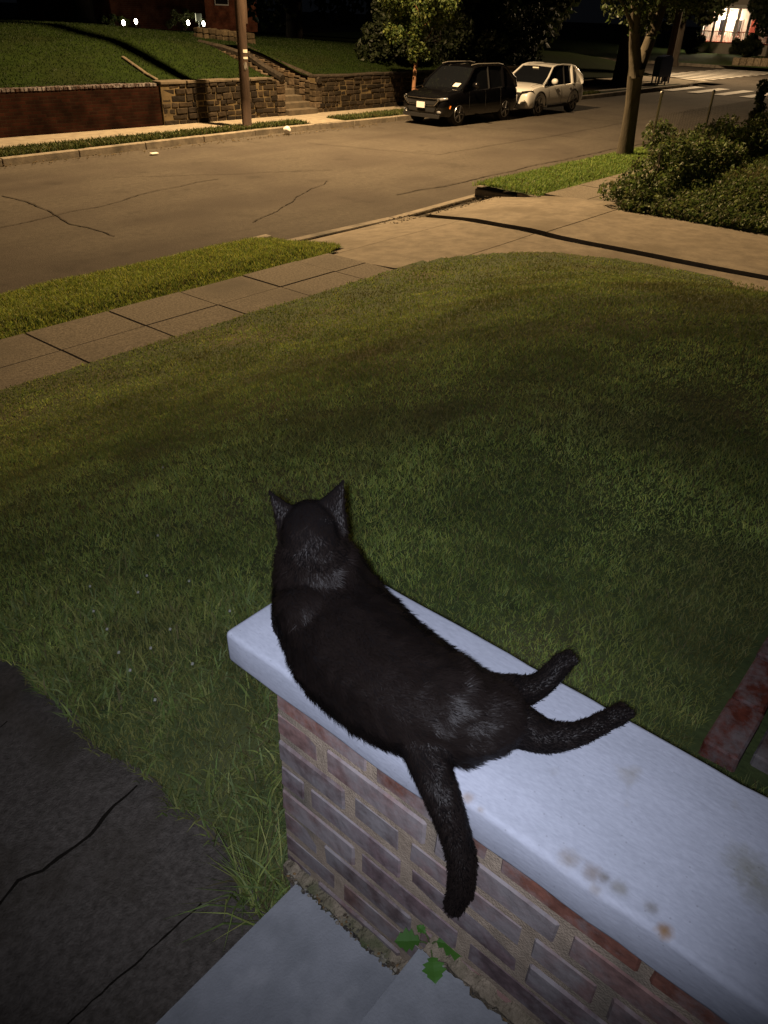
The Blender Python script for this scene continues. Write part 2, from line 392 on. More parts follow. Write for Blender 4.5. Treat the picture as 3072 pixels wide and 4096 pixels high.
# kerbs
def kerb_line(name, pts, wdt, z0, z1, mat, seg=1.8, **kw):
    bm = bmesh.new()
    for (a, b) in zip(pts[:-1], pts[1:]):
        a = Vector((*a, 0)); b = Vector((*b, 0)); Ln = (b-a).length; n = max(1, round(Ln/seg)); ang = math.atan2(b.y-a.y, b.x-a.x)
        R = Matrix.Rotation(ang, 3, 'Z')
        for k in range(n):
            c = a.lerp(b, (k+.5)/n)
            vs = add_box(bm, -Ln/n/2+.006, Ln/n/2-.006, -wdt/2, wdt/2, z0, z1+random.uniform(-.006, .006), .015)
            for v in vs: v.co = R @ v.co + c
    return bmobj(name, bm, mat, **kw)
FK = [(-10, 17.0), (8, 17.15), (15.2, 17.45), (21, 17.28), (31, 17.35), (40, 17.75), (46.5, 17.8)]
kerb_line('kerb', FK, .17, -.1, .15, M['kerb'], kind='structure')
kerb_line('kerb', [(-10, 8.72), (7.8, 8.72)], .16, -.1, .13, M['kerb'], kind='structure')
kerb_line('kerb', [(13.3, 8.75), (48, 8.75)], .16, -.1, .15, M['kerb'], kind='structure')
kerb_line('kerb', [(7.9, 8.52), (10.3, 8.45), (13.2, 8.62)], .17, -.1, .05, M['kerb'], seg=3, kind='structure')
kerb_line('kerb', [(12.98, 7.72), (13.02, 8.62)], .16, -.05, .165, M['kerb'], seg=2, kind='structure')
kerb_line('kerb', [(12.95, 7.2), (12.98, 7.68)], .12, -.05, .235, M['kerb'], seg=2, kind='structure')
kerb_line('kerb', [(9.62, 8.16), (10.42, 8.1)], .10, -.05, .105, M['kerb'], seg=2, kind='structure')
# verge strips (earth mounds under the grass)
def strip_left_z(x, y):
    t = (y-7.03)/1.6; e = smooth(min(t, 1-t)*4.5)
    tip = smooth((7.75-x)/.8)
    return .25 + .09*e*tip - .12*t + .02*fbm(x, y, 0, 1.5)
def in_strip_left(x, y):
    lo = 7.03; hi = 8.64
    tx = 7.85 - .5*abs(y-7.45)
    if x > 7.0:
        lo = 7.03 + .35*max(0, (x-7.0))**1.6
    return -6 < x < tx and lo < y < hi
masked_grid('verge', np.linspace(-6, 7.8, 90), np.linspace(7.0, 8.66, 16), strip_left_z, in_strip_left, M['turf'], kind='structure')
def strip_right_z(x, y): return .20 + .05*smooth((y-7.3)*4)*smooth((8.7-y)*4) + .02*fbm(x, y, 0, 1.5)
def in_strip_right(x, y): return 12.93 < x < 48 and 7.24 < y < 8.68
masked_grid('verge', np.linspace(12.9, 48, 140), np.linspace(7.2, 8.7, 14), strip_right_z, in_strip_right, M['turf'], kind='structure')
# far side: verge, sidewalk
def far_z(x, y): return .14
grid('far_sidewalk', np.linspace(-12, 46, 60), [18.15, 18.5, 19.9], lambda x, y: .152, M['farwalk'], kind='structure')
grid('far_sidewalk', np.linspace(17.4, 18.75, 4), np.linspace(17.3, 18.16, 4), lambda x, y: .158, M['farwalk'], kind='structure')
def in_far_verge(x, y):
    return (-12 < x < 17.35 + .5*fbm(y, 0, 0, 2) or 18.75 < x < 46) and float(np.interp(x, [p[0] for p in FK], [p[1] for p in FK]))+.09 < y < 18.13
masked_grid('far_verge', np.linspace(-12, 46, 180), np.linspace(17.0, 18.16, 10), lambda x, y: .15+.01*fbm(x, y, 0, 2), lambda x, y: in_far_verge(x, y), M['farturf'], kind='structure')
# hill behind the retaining wall
def wall_y(x): return float(np.interp(x, [-12, 9.4, 15, 25, 46], [20.3, 19.75, 19.4, 19.15, 19.3]))
def hill_z(x, y):
    b = float(np.interp(x, [-12, 9, 15, 18, 25, 36], [1.15, 1.16, 1.18, 1.18, 1.12, .5]))
    d = y-wall_y(x); e = float(np.interp(x, [16, 22], [1, .72]))
    return b - .04 + e*float(np.interp(d, [0, .6, 1, 1.8, 2.3, 3.2, 4.5, 5.8, 16, 60], [0, .08, .2, .46, .62, .84, .98, 1.14, 1.14, 1.5])) + .03*fbm(x, y, 0, .3)
def hill_keep(x, y): return y > wall_y(x)+.2 and not (18.15 < x < 19.45 and y < 22.6)
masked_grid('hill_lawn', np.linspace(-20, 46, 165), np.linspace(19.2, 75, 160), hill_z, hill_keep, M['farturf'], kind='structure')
# far corner beyond the crossing
grid('corner_lawn', np.linspace(70, 130, 40), np.linspace(20, 80, 40), lambda x, y: .16 + .035*max(0, x-71)*.6, M['cornerturf'], kind='structure')
grid('far_corner_pavement', np.linspace(44.2, 50.6, 12), np.linspace(17.9, 24, 12), lambda x, y: .13, M['farwalk'], kind='structure')
# ---------------------------------------------------------------- grass
GREEN = np.array([[.125, .170, .046], [.165, .195, .052], [.100, .145, .042], [.195, .205, .066], [.135, .175, .068]])
def blades(name, P, H, Wd, lean=.5, cols=GREEN, dry=.06, label=None, cat='grass', parent=None, patch=0):
    n = len(P); a = rng.uniform(0, 2*np.pi, n); b = rng.uniform(0, 2*np.pi, n)
    wv = np.stack([np.cos(a), np.sin(a), np.zeros(n)], 1)*Wd[:, None]/2
    ln = rng.uniform(.15, 1, n)*lean
    d = np.stack([np.cos(b)*ln, np.sin(b)*ln, np.ones(n)], 1); d /= np.linalg.norm(d, axis=1)[:, None]
    mid = P + d*H[:, None]*.55
    d2 = np.stack([np.cos(b)*ln*2.6, np.sin(b)*ln*2.6, np.ones(n)*.8], 1); d2 /= np.linalg.norm(d2, axis=1)[:, None]
    tip = mid + d2*H[:, None]*.5
    V = np.stack([P-wv, P+wv, mid+wv*.8, mid-wv*.8, tip], 1).reshape(-1, 3)
    o = np.arange(n)*5
    F = np.concatenate([np.stack([o, o+1, o+2], 1), np.stack([o, o+2, o+3], 1), np.stack([o+3, o+2, o+4], 1)])
    ob = npmesh(name, V, F, M['grass'], parent=parent)
    c = cols[rng.integers(0, len(cols), n)]*rng.uniform(.7, 1.25, (n, 1))
    if patch:
        q1 = np.array([fbm(a_, b_, 9, patch) for a_, b_, _ in P])[:, None]; q2 = np.array([fbm(a_, b_, 4, patch*.55) for a_, b_, _ in P])[:, None]
        c = c*np.clip(1+.55*q1, .6, 1.45); k2 = np.clip(q2*1.6-.15, 0, .55); c = c*(1-k2)+np.array([.20, .17, .07])*k2*rng.uniform(.5, 1, (n, 1))
    dm = rng.random(n) < dry; c[dm] = np.array([.20, .17, .08])*rng.uniform(.6, 1.1, (dm.sum(), 1))
    set_tint(ob, np.concatenate([c, c, c]))
    if label: tag(ob, label, cat, kind='stuff')
    return ob
def scatter(n, xr, yr, keep, dens=None):
    out = []
    while len(out) < n:
        x = rng.uniform(*xr, 4096); y = rng.uniform(*yr, 4096)
        k = np.ones(4096, bool) if dens is None else rng.random(4096) < dens(x, y)
        for xx, yy in zip(x[k], y[k]):
            if keep(xx, yy): out.append((xx, yy))
    return np.array(out[:n])
def in_view(x, y, z, m=.12):
    v = np.array([x, y, z-2.93]); c = np.array(Rm).T @ v
    return c[2] < 0 and abs(c[0]/-c[2]) < .505+m and abs(c[1]/-c[2]) < .674+m
def lawn_keep(x, y): return inside_lawn(x, y) and not (.49 < x < .72 and y < .60) and not (x < .74 and y < .55) and not (1.36 < x < 2.6 and -.03 < y < .19) and in_view(x, y, 1.3, .2)
def patchy(x, y): return fbm(x, y, 2.0, 1.6)
def make_lawn_grass():
    p = scatter(310000, (.35, 10.0), (-2.5, 5.95), lawn_keep, lambda x, y: np.clip((2.2/np.sqrt(x*x+y*y+1.0))**2.0, 0, 1))
    r = np.sqrt((p**2).sum(1)+2)
    z = np.array([lawn_z(a, b) for a, b in p]) - .006
    q = np.array([patchy(a, b) for a, b in p])
    H = rng.uniform(.018, .038, len(p))*(1+.3*q)
    Wd = np.clip(.0012*r, .0019, .011)*rng.uniform(.7, 1.3, len(p))
    # longer, lusher tufts beside the wall and path
    near = (p[:, 0] < 1.0) & (p[:, 1] > .5) & (p[:, 1] < 1.6); H[near] *= 1.2; Wd[near] *= 1.2
    ob = blades('lawn_grass', np.column_stack([p, z]), H, Wd, .8, cols=GREEN*1.95*np.array([1, 1, .85]), patch=1.5, label='mown green lawn grass around the cat and brick wall')
    return ob
make_lawn_grass()
p = scatter(3400, (.42, 1.1), (.55, 1.9), lambda x, y: x > path_edge(y)-.025 and fbm(x, y, 5, 4) > .0 and not (x > .485 and y < .62))
blades('lawn_grass', np.column_stack([p, [lawn_z(a, b) for a, b in p]]), rng.uniform(.035, .075, len(p)), rng.uniform(.003, .0055, len(p)), 1.2,
       cols=GREEN*1.4, label='longer ragged grass along the path edge')
def strip_grass(n, xr, yr, keep, zf, h, wd, label, cols=GREEN*1.1, lean=.7, dens=None):
    p = scatter(n, xr, yr, keep, dens); z = np.array([zf(a, b) for a, b in p])
    return blades('verge_grass', np.column_stack([p, z]), rng.uniform(*h, n), rng.uniform(*wd, n), lean, cols=cols, label=label)
strip_grass(60000, (1.0, 7.8), (7.0, 8.7), in_strip_left, strip_left_z, (.035, .075), (.006, .011), 'bright green grass on the verge between sidewalk and street at the left', GREEN*2.3*np.array([1.05, 1, .7]))
strip_grass(36000, (12.9, 26), (7.2, 8.72), in_strip_right, strip_right_z, (.05, .11), (.012, .022), 'green grass verge around the forked tree at the right', GREEN*1.8*np.array([.9, 1.05, .8]))
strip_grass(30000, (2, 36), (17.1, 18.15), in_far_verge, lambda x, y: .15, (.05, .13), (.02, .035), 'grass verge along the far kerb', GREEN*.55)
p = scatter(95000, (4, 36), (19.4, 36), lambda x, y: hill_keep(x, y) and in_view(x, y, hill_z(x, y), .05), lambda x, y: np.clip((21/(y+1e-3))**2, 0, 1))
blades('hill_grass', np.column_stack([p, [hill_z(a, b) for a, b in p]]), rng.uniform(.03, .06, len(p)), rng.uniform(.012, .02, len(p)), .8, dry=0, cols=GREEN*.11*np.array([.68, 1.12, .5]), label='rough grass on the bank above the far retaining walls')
# clover flowers in the lawn
def clover(x, y):
    bm = bmesh.new()
    r = bmesh.ops.create_icosphere(bm, subdivisions=1, radius=.0065)
    for v in bm.verts: v.co *= random.uniform(.75, 1.2); 
    z = lawn_z(x, y)+.045
    for v in bm.verts: v.co += Vector((0, 0, 0))
    return bm
cl = [(.80, 1.76), (.73, 1.62), (.70, 1.50), (.86, 1.60), (.93, 1.66), (.98, 1.52), (.66, 1.38), (.64, 1.30), (.72, 1.33), (.80, 1.36), (.95, 1.30), (.75, 1.20), (1.1, 1.85), (.62, 1.17), (.83, 1.12), (2.1, 2.3), (1.5, 2.4)]
c0 = None
for i, (x, y) in enumerate(cl):
    if c0 is None:
        bm = bmesh.new(); bmesh.ops.create_icosphere(bm, subdivisions=2, radius=.0038)
        for v in bm.verts: v.co *= random.uniform(.7, 1.25)
        c0 = empty('clover_flower', (0, 0, 0))
        bmobj('blossom', bm, plain('clover_white', (.34, .34, .29), .8), c0)
        bm = bmesh.new(); add_tube(bm, [(0, 0, -.04), (.003, 0, -.02), (0, 0, 0)], .0012, 5); bmobj('stem', bm, M['turf'], c0)
        c = c0; kids = list(c0.children)
    else:
        c = c0.copy(); COL.objects.link(c)
        for k in kids: kc = k.copy(); kc.parent = c; COL.objects.link(kc)
    c.location = (x, y, lawn_z(x, y)+.045)
    tag(c, 'small white clover flower standing in the lawn grass', 'flower', 'white clover flowers scattered in the lawn')
# ================================================================ NEAR WALL
WX0, WX1, WYE = .505, .716, .605
wall = empty('brick_wall', (.61, WYE, 1.5), label='low brick step wall with grey painted coping, cat lying on it', cat='wall')
def local(o, root): o.location = o.location - root.location; return o
def brick_cols(n):
    base = np.array([[.165, .098, .088], [.145, .092, .088], [.130, .090, .094], [.175, .103, .088], [.138, .098, .096], [.152, .096, .090]])*1.02
    return base[rng.integers(0, len(base), n)]*rng.uniform(.8, 1.2, (n, 1))
def build_bricks():
    bm = bmesh.new(); cols = []
    course = .0590; top = 2.118; course = .0590; top = 2.118; hb = .0475
    def put(x0, x1, y0, y1, z0, z1, c):
        n0 = len(bm.faces); add_box(bm, x0, x1, y0, y1, z0, z1, .0035, .0016); cols.extend([c]*(len(bm.faces)-n0))
    for r in range(9):
        z1 = top - r*course; z0 = z1-hb
        # long faces on both sides
        off = [0, .093, .04, .125, .02, .10, .06, .14, .03][r]
        y = WYE; first = True
        while y > -1.35:
            ln = .178 if not (first and off) else (.178-off if off < .14 else .06)
            if random.random() < .1 and not first: ln = .085
            y0 = y-ln
            for (xa, xb) in ((WX0, WX0+.085), (WX1-.085, WX1)):
                c = brick_cols(1)[0]
                if r == 0: c = np.array([.19, .078, .055])*random.uniform(.75, 1.1)
                j = random.uniform(-.0022, .0022)
                put(xa+j, xb+j, y0, y, z0, z1, c)
            y = y0-.013-random.uniform(0, .005); first = False
        # header closing the end
        put(WX0+.089, WX1-.089, WYE-.16, WYE-.001, z0, z1, brick_cols(1)[0])
    o = bmobj('brickwork', bm, M['brick'], wall); set_tint(o, cols); local(o, wall); return o
build_bricks()
# mortar core, slightly rough
bm = bmesh.new(); add_box(bm, WX0+.0022, WX1-.0022, -1.4, WYE-.003, 1.4, 2.1185)
bmesh.ops.subdivide_edges(bm, edges=bm.edges[:], cuts=20, use_grid_fill=True)
o = bmobj('mortar', bm, M['mortar'], wall); local(o, wall)
# coping
def coping_mat():
    m, n, p = newmat('painted_coping'); L = n.links
    tc = N(n, 'ShaderNodeTexCoord'); mp = N(n, 'ShaderNodeMapping'); mp.inputs['Scale'].default_value = (1, .35, 1)
    L.new(tc.outputs['Object'], mp.inputs[0])
    a = N(n, 'ShaderNodeTexNoise'); a.inputs['Scale'].default_value = 9; a.inputs['Detail'].default_value = 10; a.inputs['Roughness'].default_value = .7; L.new(mp.outputs[0], a.inputs['Vector'])
    r = ramp(n, a.outputs['Fac'], [(.3, (.26, .275, .325)), (.55, (.31, .325, .385)), (.75, (.345, .36, .42))])
    b = N(n, 'ShaderNodeTexNoise'); b.inputs['Scale'].default_value = 13; b.inputs['Detail'].default_value = 7; L.new(tc.outputs['Object'], b.inputs['Vector'])
    rb = ramp(n, b.outputs['Fac'], [(.66, (0, 0, 0)), (.76, (.6, .6, .6))])
    mx = N(n, 'ShaderNodeMixRGB'); L.new(rb.outputs[0], mx.inputs[0]); L.new(r.outputs[0], mx.inputs[1]); mx.inputs[2].default_value = (.20, .185, .16, 1)
    col = mx.outputs[0]
    # lichen and dirt spots of their own near the outer edge
    for (sx, sy, sr, cc, st) in [(0.498, 0.03, 0.007, (0.2, 0.12, 0.06), 0.95), (0.511, 0.05, 0.006, (0.13, 0.12, 0.11), 0.8), (0.509, 0.084, 0.008, (0.15, 0.14, 0.12), 0.7), (0.51, 0.101, 0.006, (0.12, 0.11, 0.1), 0.8), (0.506, 0.113, 0.009, (0.16, 0.13, 0.11), 0.7), (0.504, 0.139, 0.01, (0.17, 0.14, 0.11), 0.6), (0.625, -0.008, 0.02, (0.17, 0.165, 0.13), 0.6), (0.608, -0.032, 0.022, (0.17, 0.165, 0.13), 0.6), (0.494, 0.265, 0.006, (0.2, 0.14, 0.09), 0.7), (0.49, 0.245, 0.004, (0.2, 0.15, 0.1), 0.7), (0.491, 0.102, 0.006, (0.17, 0.14, 0.11), 0.6)]:
        ds = N(n, 'ShaderNodeVectorMath', operation='DISTANCE'); L.new(tc.outputs['Object'], ds.inputs[0]); ds.inputs[1].default_value = (sx, sy, 2.18)
        nz = N(n, 'ShaderNodeTexNoise'); nz.inputs['Scale'].default_value = 120; L.new(tc.outputs['Object'], nz.inputs['Vector'])
        ma = N(n, 'ShaderNodeMath', operation='MULTIPLY_ADD'); L.new(nz.outputs['Fac'], ma.inputs[0]); ma.inputs[1].default_value = sr*1.2; L.new(ds.outputs['Value'], ma.inputs[2])
        rs = ramp(n, ma.outputs[0], [(sr*.9, (st,)*3), (sr*2.1, (0, 0, 0))])
        m2 = N(n, 'ShaderNodeMixRGB'); L.new(rs.outputs[0], m2.inputs[0]); L.new(col, m2.inputs[1]); m2.inputs[2].default_value = (*cc, 1); col = m2.outputs[0]
    g1 = N(n, 'ShaderNodeTexNoise'); g1.inputs['Scale'].default_value = 330; g1.inputs['Detail'].default_value = 4; L.new(mp.outputs[0], g1.inputs['Vector'])
    rg = ramp(n, g1.outputs['Fac'], [(.3, (.90, .90, .905)), (.7, (1.06, 1.06, 1.055))]); m3 = N(n, 'ShaderNodeMixRGB', blend_type='MULTIPLY'); m3.inputs[0].default_value = 1
    L.new(col, m3.inputs[1]); L.new(rg.outputs[0], m3.inputs[2]); col = m3.outputs[0]
    vo = N(n, 'ShaderNodeTexVoronoi'); vo.inputs['Scale'].default_value = 75; L.new(tc.outputs['Object'], vo.inputs['Vector'])
    rv = ramp(n, vo.outputs['Distance'], [(.05, (.62, .6, .58)), (.11, (1, 1, 1))]); m4 = N(n, 'ShaderNodeMixRGB', blend_type='MULTIPLY'); m4.inputs[0].default_value = .55
    L.new(col, m4.inputs[1]); L.new(rv.outputs[0], m4.inputs[2]); col = m4.outputs[0]
    L.new(col, p.inputs['Base Color']); p.inputs['Roughness'].default_value = .8; p.inputs['Specular IOR Level'].default_value = .18
    c = N(n, 'ShaderNodeTexNoise'); c.inputs['Scale'].default_value = 210; c.inputs['Detail'].default_value = 8; L.new(mp.outputs[0], c.inputs['Vector'])
    bp = N(n, 'ShaderNodeBump'); bp.inputs['Strength'].default_value = .3; bp.inputs['Distance'].default_value = .0014; L.new(c.outputs['Fac'], bp.inputs['Height']); L.new(bp.outputs[0], p.inputs['Normal'])
    return m
M['coping'] = coping_mat()
bm = bmesh.new(); add_box(bm, .489, .731, -1.4, .688, 2.121, 2.18, .0)
for v in bm.verts:
    pass
es = [e for e in bm.edges]
bmesh.ops.bevel(bm, geom=es, offset=.008, segments=3, affect='EDGES', profile=.5)
for k_ in range(6):
    bmesh.ops.subdivide_edges(bm, edges=[e for e in bm.edges if abs(e.verts[0].co.y-e.verts[1].co.y) > .02], cuts=1)
for v in bm.verts:
    q_ = v.co.copy(); e_ = mnoise.noise(q_*14)*.0016+mnoise.noise(q_*55)*.0009
    v.co += Vector((e_, mnoise.noise(q_*20+Vector((3, 3, 3)))*.0012 if q_.y > .6 else 0, e_*.8))
o = bmobj('coping', bm, M['coping'], wall, smooth=False); local(o, wall)
for poly in o.data.polygons: poly.use_smooth = poly.area < .01
# steps
def step_obj(y0, y1, z0, z1, lab):
    bm = bmesh.new(); x1 = .494; n = 60
    # the right edge is ragged where the paint stops at the wall
    top = []; 
    ys = [y0 + (y1-y0)*i/n for i in range(n+1)]
    def rag(y): return x1 - .004 - .012*abs(fbm(y*3, z1, 0, 6)) - .006*random.random()
    R = [bm.verts.new((rag(y), y, z1)) for y in ys]; Lf = [bm.verts.new((-1.0, y, z1)) for y in ys]
    R2 = [bm.verts.new((rag(y), y, z0)) for y in ys]; L2 = [bm.verts.new((-1.0, y, z0)) for y in ys]
    for i in range(n):
        bm.faces.new((Lf[i], R[i], R[i+1], Lf[i+1])); bm.faces.new((R[i], R2[i], R2[i+1], R[i+1])); bm.faces.new((Lf[i], Lf[i+1], L2[i+1], L2[i]))
    bm.faces.new((Lf[n], R[n], R2[n], L2[n])); bm.faces.new((Lf[0], L2[0], R2[0], R[0]))
    ed = [e for e in bm.edges if (e.verts[0] in (Lf[n], R[n]) and e.verts[1] in (Lf[n], R[n]))]
    bmesh.ops.bevel(bm, geom=ed, offset=.006, segments=2, affect='EDGES')
    bmesh.ops.recalc_face_normals(bm, faces=bm.faces)
    return bmobj(lab, bm, M['step'], stairs)
stairs = empty('porch_steps', (0, 0, 0), label='grey painted concrete steps leading down beside the brick wall', cat='steps')
step_obj(.30, .562, 1.42, 1.688, 'step'); step_obj(-.04, .303, 1.42, 1.815, 'step'); step_obj(-.45, -.035, 1.42, 1.94, 'step')
# rubble, mortar crumbs and dry leaf bits in the gap between steps and wall
def bits(name, n, xr, yr, zf, sz_, cols, label, cat):
    bm = bmesh.new(); cc = []
    for _ in range(n):
        x = random.uniform(*xr); y = random.uniform(*yr); s = random.uniform(*sz_)
        n0 = len(bm.faces); r = bmesh.ops.create_icosphere(bm, subdivisions=1, radius=s)
        R = Matrix.Rotation(random.uniform(0, 6), 3, 'Z')
        for v in r['verts']: v.co = R @ Vector((v.co.x*random.uniform(.6, 1.6), v.co.y*random.uniform(.6, 1.2), v.co.z*.6)) + Vector((x, y, zf(x, y)+s*.2))
        cc += [random.choice(cols)]*(len(bm.faces)-n0)
    o = bmobj(name, bm, M['stone']); set_tint(o, cc); tag(o, label, cat, kind='stuff')
cc_ = [(.15, .135, .10), (.10, .09, .07), (.13, .08, .035), (.06, .045, .03), (.19, .17, .14), (.04, .035, .03)]
bits('rubble', 300, (.480, .506), (.31, .585), lambda x, y: 1.690, (.0010, .0036), cc_, 'crumbled mortar and leaf bits between lower step and wall', 'rubble')
bits('rubble', 260, (.478, .507), (-.05, .29), lambda x, y: 1.808, (.001, .004), cc_, 'crumbled mortar along the upper step joint', 'rubble')
bits('rubble', 160, (.40, .50), (.565, .62), lambda x, y: pathz(x, y)+.002, (.0015, .005), cc_, 'grit in the corner at the foot of the steps', 'rubble')
bm = bmesh.new()
for (ya, yb, z) in ((.31, .60, 1.690), (-.5, .295, 1.817)):
    n = int((yb-ya)/.006); prev = None
    for i in range(n+1):
        y = ya+(yb-ya)*i/n; wv = .007+.009*fbm(y*8, z, 0, 3); h = .004+.006*fbm(y*9, z+3, 0, 4)
        cur = [bm.verts.new((.509, y, z+h*1.6)), bm.verts.new((.500-wv*.3, y, z+h+random.uniform(-.001, .001))), bm.verts.new((.494-wv, y, z+random.uniform(-.0005, .001))), bm.verts.new((.494-wv, y, z-.03))]
        if prev:
            for a in range(3): bm.faces.new((prev[a], prev[a+1], cur[a+1], cur[a]))
        prev = cur
o = bmobj('mortar_fillet', bm, noisy('mossy_mortar', (.11, .09, .06), (.25, .20, .145), 60, .95, .8, 200, (.06, .07, .03), 14), wall); local(o, wall)
# brick edging in the lawn on the far side of the wall
edging = empty('brick_edging', (1.4, .1, 1.5), label='double row of worn red bricks set in the lawn beyond the wall', cat='edging')
bm = bmesh.new(); cols = []
for k in range(9):
    for (ya, yb, c) in ((.085, .165, (.12, .030, .018)), (-.02, .064, (.085, .050, .042))):
        x0 = 1.375+k*.188 + (.05 if ya < .05 else 0); n0 = len(bm.faces)
        z = lawn_z(x0, .1); add_box(bm, x0, x0+.180, ya+random.uniform(-.003, .003), yb, z-.05, z+.035 + (.012 if ya > 0 else 0)+random.uniform(-.002, .002), .005, .002)
        cols += [np.array(c)*random.uniform(.75, 1.2)]*(len(bm.faces)-n0)
o = bmobj('brick_row', bm, M['brick'], edging); set_tint(o, cols); local(o, edging)
# weeds with lobed leaves growing from the joint
def leaf_lobed(bm, base, tip, wdt, cols, droop=.2):
    base = Vector(base); tip = Vector(tip); d = tip-base; L = d.length; d.normalize()
    side = d.cross(Vector((0, 0, 1))).normalized(); up = side.cross(d)
    prof = [(.0, .05), (.08, .38), (.2, .30), (.32, .75), (.42, .55), (.55, .85), (.68, .48), (.78, .52), (.9, .2), (1, .0)]
    mid = []; lf = []; rt = []
    for t, wv in prof:
        c = base + d*L*t + up*(-.35*L*t*t*droop*2 + .02*L*math.sin(t*9))
        mid.append(bm.verts.new(c)); ww = wv*wdt
        lf.append(bm.verts.new(c+side*ww+up*.25*ww)); rt.append(bm.verts.new(c-side*ww+up*.25*ww))
    n0 = len(bm.faces)
    for i in range(len(prof)-1):
        bm.faces.new((mid[i], mid[i+1], lf[i+1], lf[i])); bm.faces.new((mid[i], rt[i], rt[i+1], mid[i+1]))
    cols.extend([np.array([.055, .15, .022])*random.uniform(.8, 1.15)]*(len(bm.faces)-n0))
def weed(loc, leaves, label):
    t = empty('weed', loc, label=label, cat='weed')
    bm = bmesh.new()
    for (dx, dy, dz, l, wd_) in leaves: add_tube(bm, [(0, 0, 0), (dx*.5, dy*.5, dz*.7), (dx, dy, dz)], .0013, 5)
    bmobj('stem', bm, M['turf'], t)
    for (dx, dy, dz, l, wd_) in leaves:
        cols = []; bm = bmesh.new(); a = math.atan2(dy, dx); leaf_lobed(bm, (dx, dy, dz), (dx+math.cos(a)*l, dy+math.sin(a)*l, dz+.002), wd_, cols)
        o = bmobj('leaf', bm, M['leaf'], t); set_tint(o, cols)
weed((.497, .292, 1.815), [(-.010, .012, .010, .036, .021), (.004, -.008, .014, .052, .025), (-.014, -.014, .006, .034, .021), (.0, .010, .02, .016, .009)], 'lobed green weed at the edge of the upper step, near the cat tail')
weed((.494, .09, 1.815), [(-.012, .006, .012, .024, .014), (-.006, -.012, .014, .030, .014), (.004, .010, .010, .020, .012), (-.012, -.010, .006, .024, .012)], 'lobed green weed beside the wall at the bottom edge of the photo')
# tuft of long grass at the wall corner
tp = np.array([(rng.uniform(.44, .52), rng.uniform(.60, .70)) for _ in range(150)])
tz = np.array([lawn_z(a, b) for a, b in tp])
o = blades('grass_tuft', np.column_stack([tp, tz]), rng.uniform(.07, .19, 150), rng.uniform(.0025, .0045, 150), 1.1, cols=GREEN*1.5)
tag(o, 'tuft of long grass at the foot of the wall corner', 'grass tuft')
# ================================================================ FAR WALLS
def stone_wall(xa, xb, zb, zt, parent, thick=.35, name='stonework', yf=None):
    bm = bmesh.new(); cols = []; base = [(.085, .060, .036), (.060, .045, .028), (.10, .075, .048), (.045, .034, .024), (.075, .055, .036)]
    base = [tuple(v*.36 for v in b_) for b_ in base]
    z = zb
    while z < zt-.03:
        h = random.uniform(.09, .19); z1 = min(z+h, zt)
        x = xa
        while x < xb-.03:
            l = random.uniform(.16, .5); x1 = min(x+l, xb)
            yy = (yf or wall_y)((x+x1)/2); n0 = len(bm.faces)
            add_box(bm, x+.014, x1-.014, yy-random.uniform(.0, .03), yy+thick, z+.013, z1-.011, .014, .012)
            cols += [np.array(random.choice(base))*random.uniform(.7, 1.3)]*(len(bm.faces)-n0)
            x = x1
        z = z1
    o = bmobj(name, bm, M['stone'], parent); set_tint(o, cols)
    bm = bmesh.new(); n = max(1, int((xb-xa)/1.0))
    for k in range(n):
        a = xa+(xb-xa)*k/n; b = xa+(xb-xa)*(k+1)/n; y0 = (yf or wall_y)((a+b)/2); add_box(bm, a, b, y0+.012, y0+thick-.02, zb, zt-.004)
    bmobj('mortar', bm, M['dmortar'], parent)
    return o
def cap(xa, xb, z, parent, mat, h=.07, over=.03, seg=.7):
    bm = bmesh.new(); x = xa
    while x < xb:
        x1 = min(x+seg*random.uniform(.8, 1.2), xb); y0 = wall_y((x+x1)/2)
        add_box(bm, x+.004, x1-.004, y0-over, y0+.35, z, z+h+random.uniform(-.01, .01), .012, .008); x = x1
    return bmobj('coping', bm, mat, parent)
# brick retaining wall, left
t = empty('brick_retaining_wall', (9, 19.6, .14), label='long dark red brick retaining wall along the far sidewalk', cat='wall')
bm = bmesh.new(); xs = np.linspace(-12, 13.75, 40)
for a, b in zip(xs[:-1], xs[1:]):
    y0, y1 = wall_y(a), wall_y(b)
    v = [bm.verts.new(c) for c in ((a, y0, 0), (b, y1, 0), (b, y1, 1.09), (a, y0, 1.09), (a, y0+.3, 0), (b, y1+.3, 0), (b, y1+.3, 1.09), (a, y0+.3, 1.09))]
    for f in ((0, 1, 2, 3), (3, 2, 6, 7)): bm.faces.new([v[i] for i in f])
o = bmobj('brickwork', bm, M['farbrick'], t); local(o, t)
bm = bmesh.new(); x = -12
cols = []
while x < 13.7:
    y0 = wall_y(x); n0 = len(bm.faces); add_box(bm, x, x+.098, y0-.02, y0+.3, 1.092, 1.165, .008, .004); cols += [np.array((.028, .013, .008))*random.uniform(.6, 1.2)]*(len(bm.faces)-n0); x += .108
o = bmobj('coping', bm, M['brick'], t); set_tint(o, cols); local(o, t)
# stone walls
t = empty('stone_retaining_wall', (0, 0, 0), label='fieldstone retaining wall behind the utility pole, left of the stairway', cat='wall')
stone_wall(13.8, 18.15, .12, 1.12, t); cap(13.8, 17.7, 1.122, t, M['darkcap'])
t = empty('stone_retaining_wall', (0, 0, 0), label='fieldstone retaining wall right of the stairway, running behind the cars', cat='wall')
stone_wall(19.45, 34, .12, 1.12, t); cap(19.45, 34, 1.122, t, M['stone']); set_tint(t.children[-1] if t.children[-1].name.startswith('coping') else [c for c in t.children if c.name.startswith('coping')][0], [(.03, .024, .018)]*len([c for c in t.children if c.name.startswith('coping')][0].data.polygons))
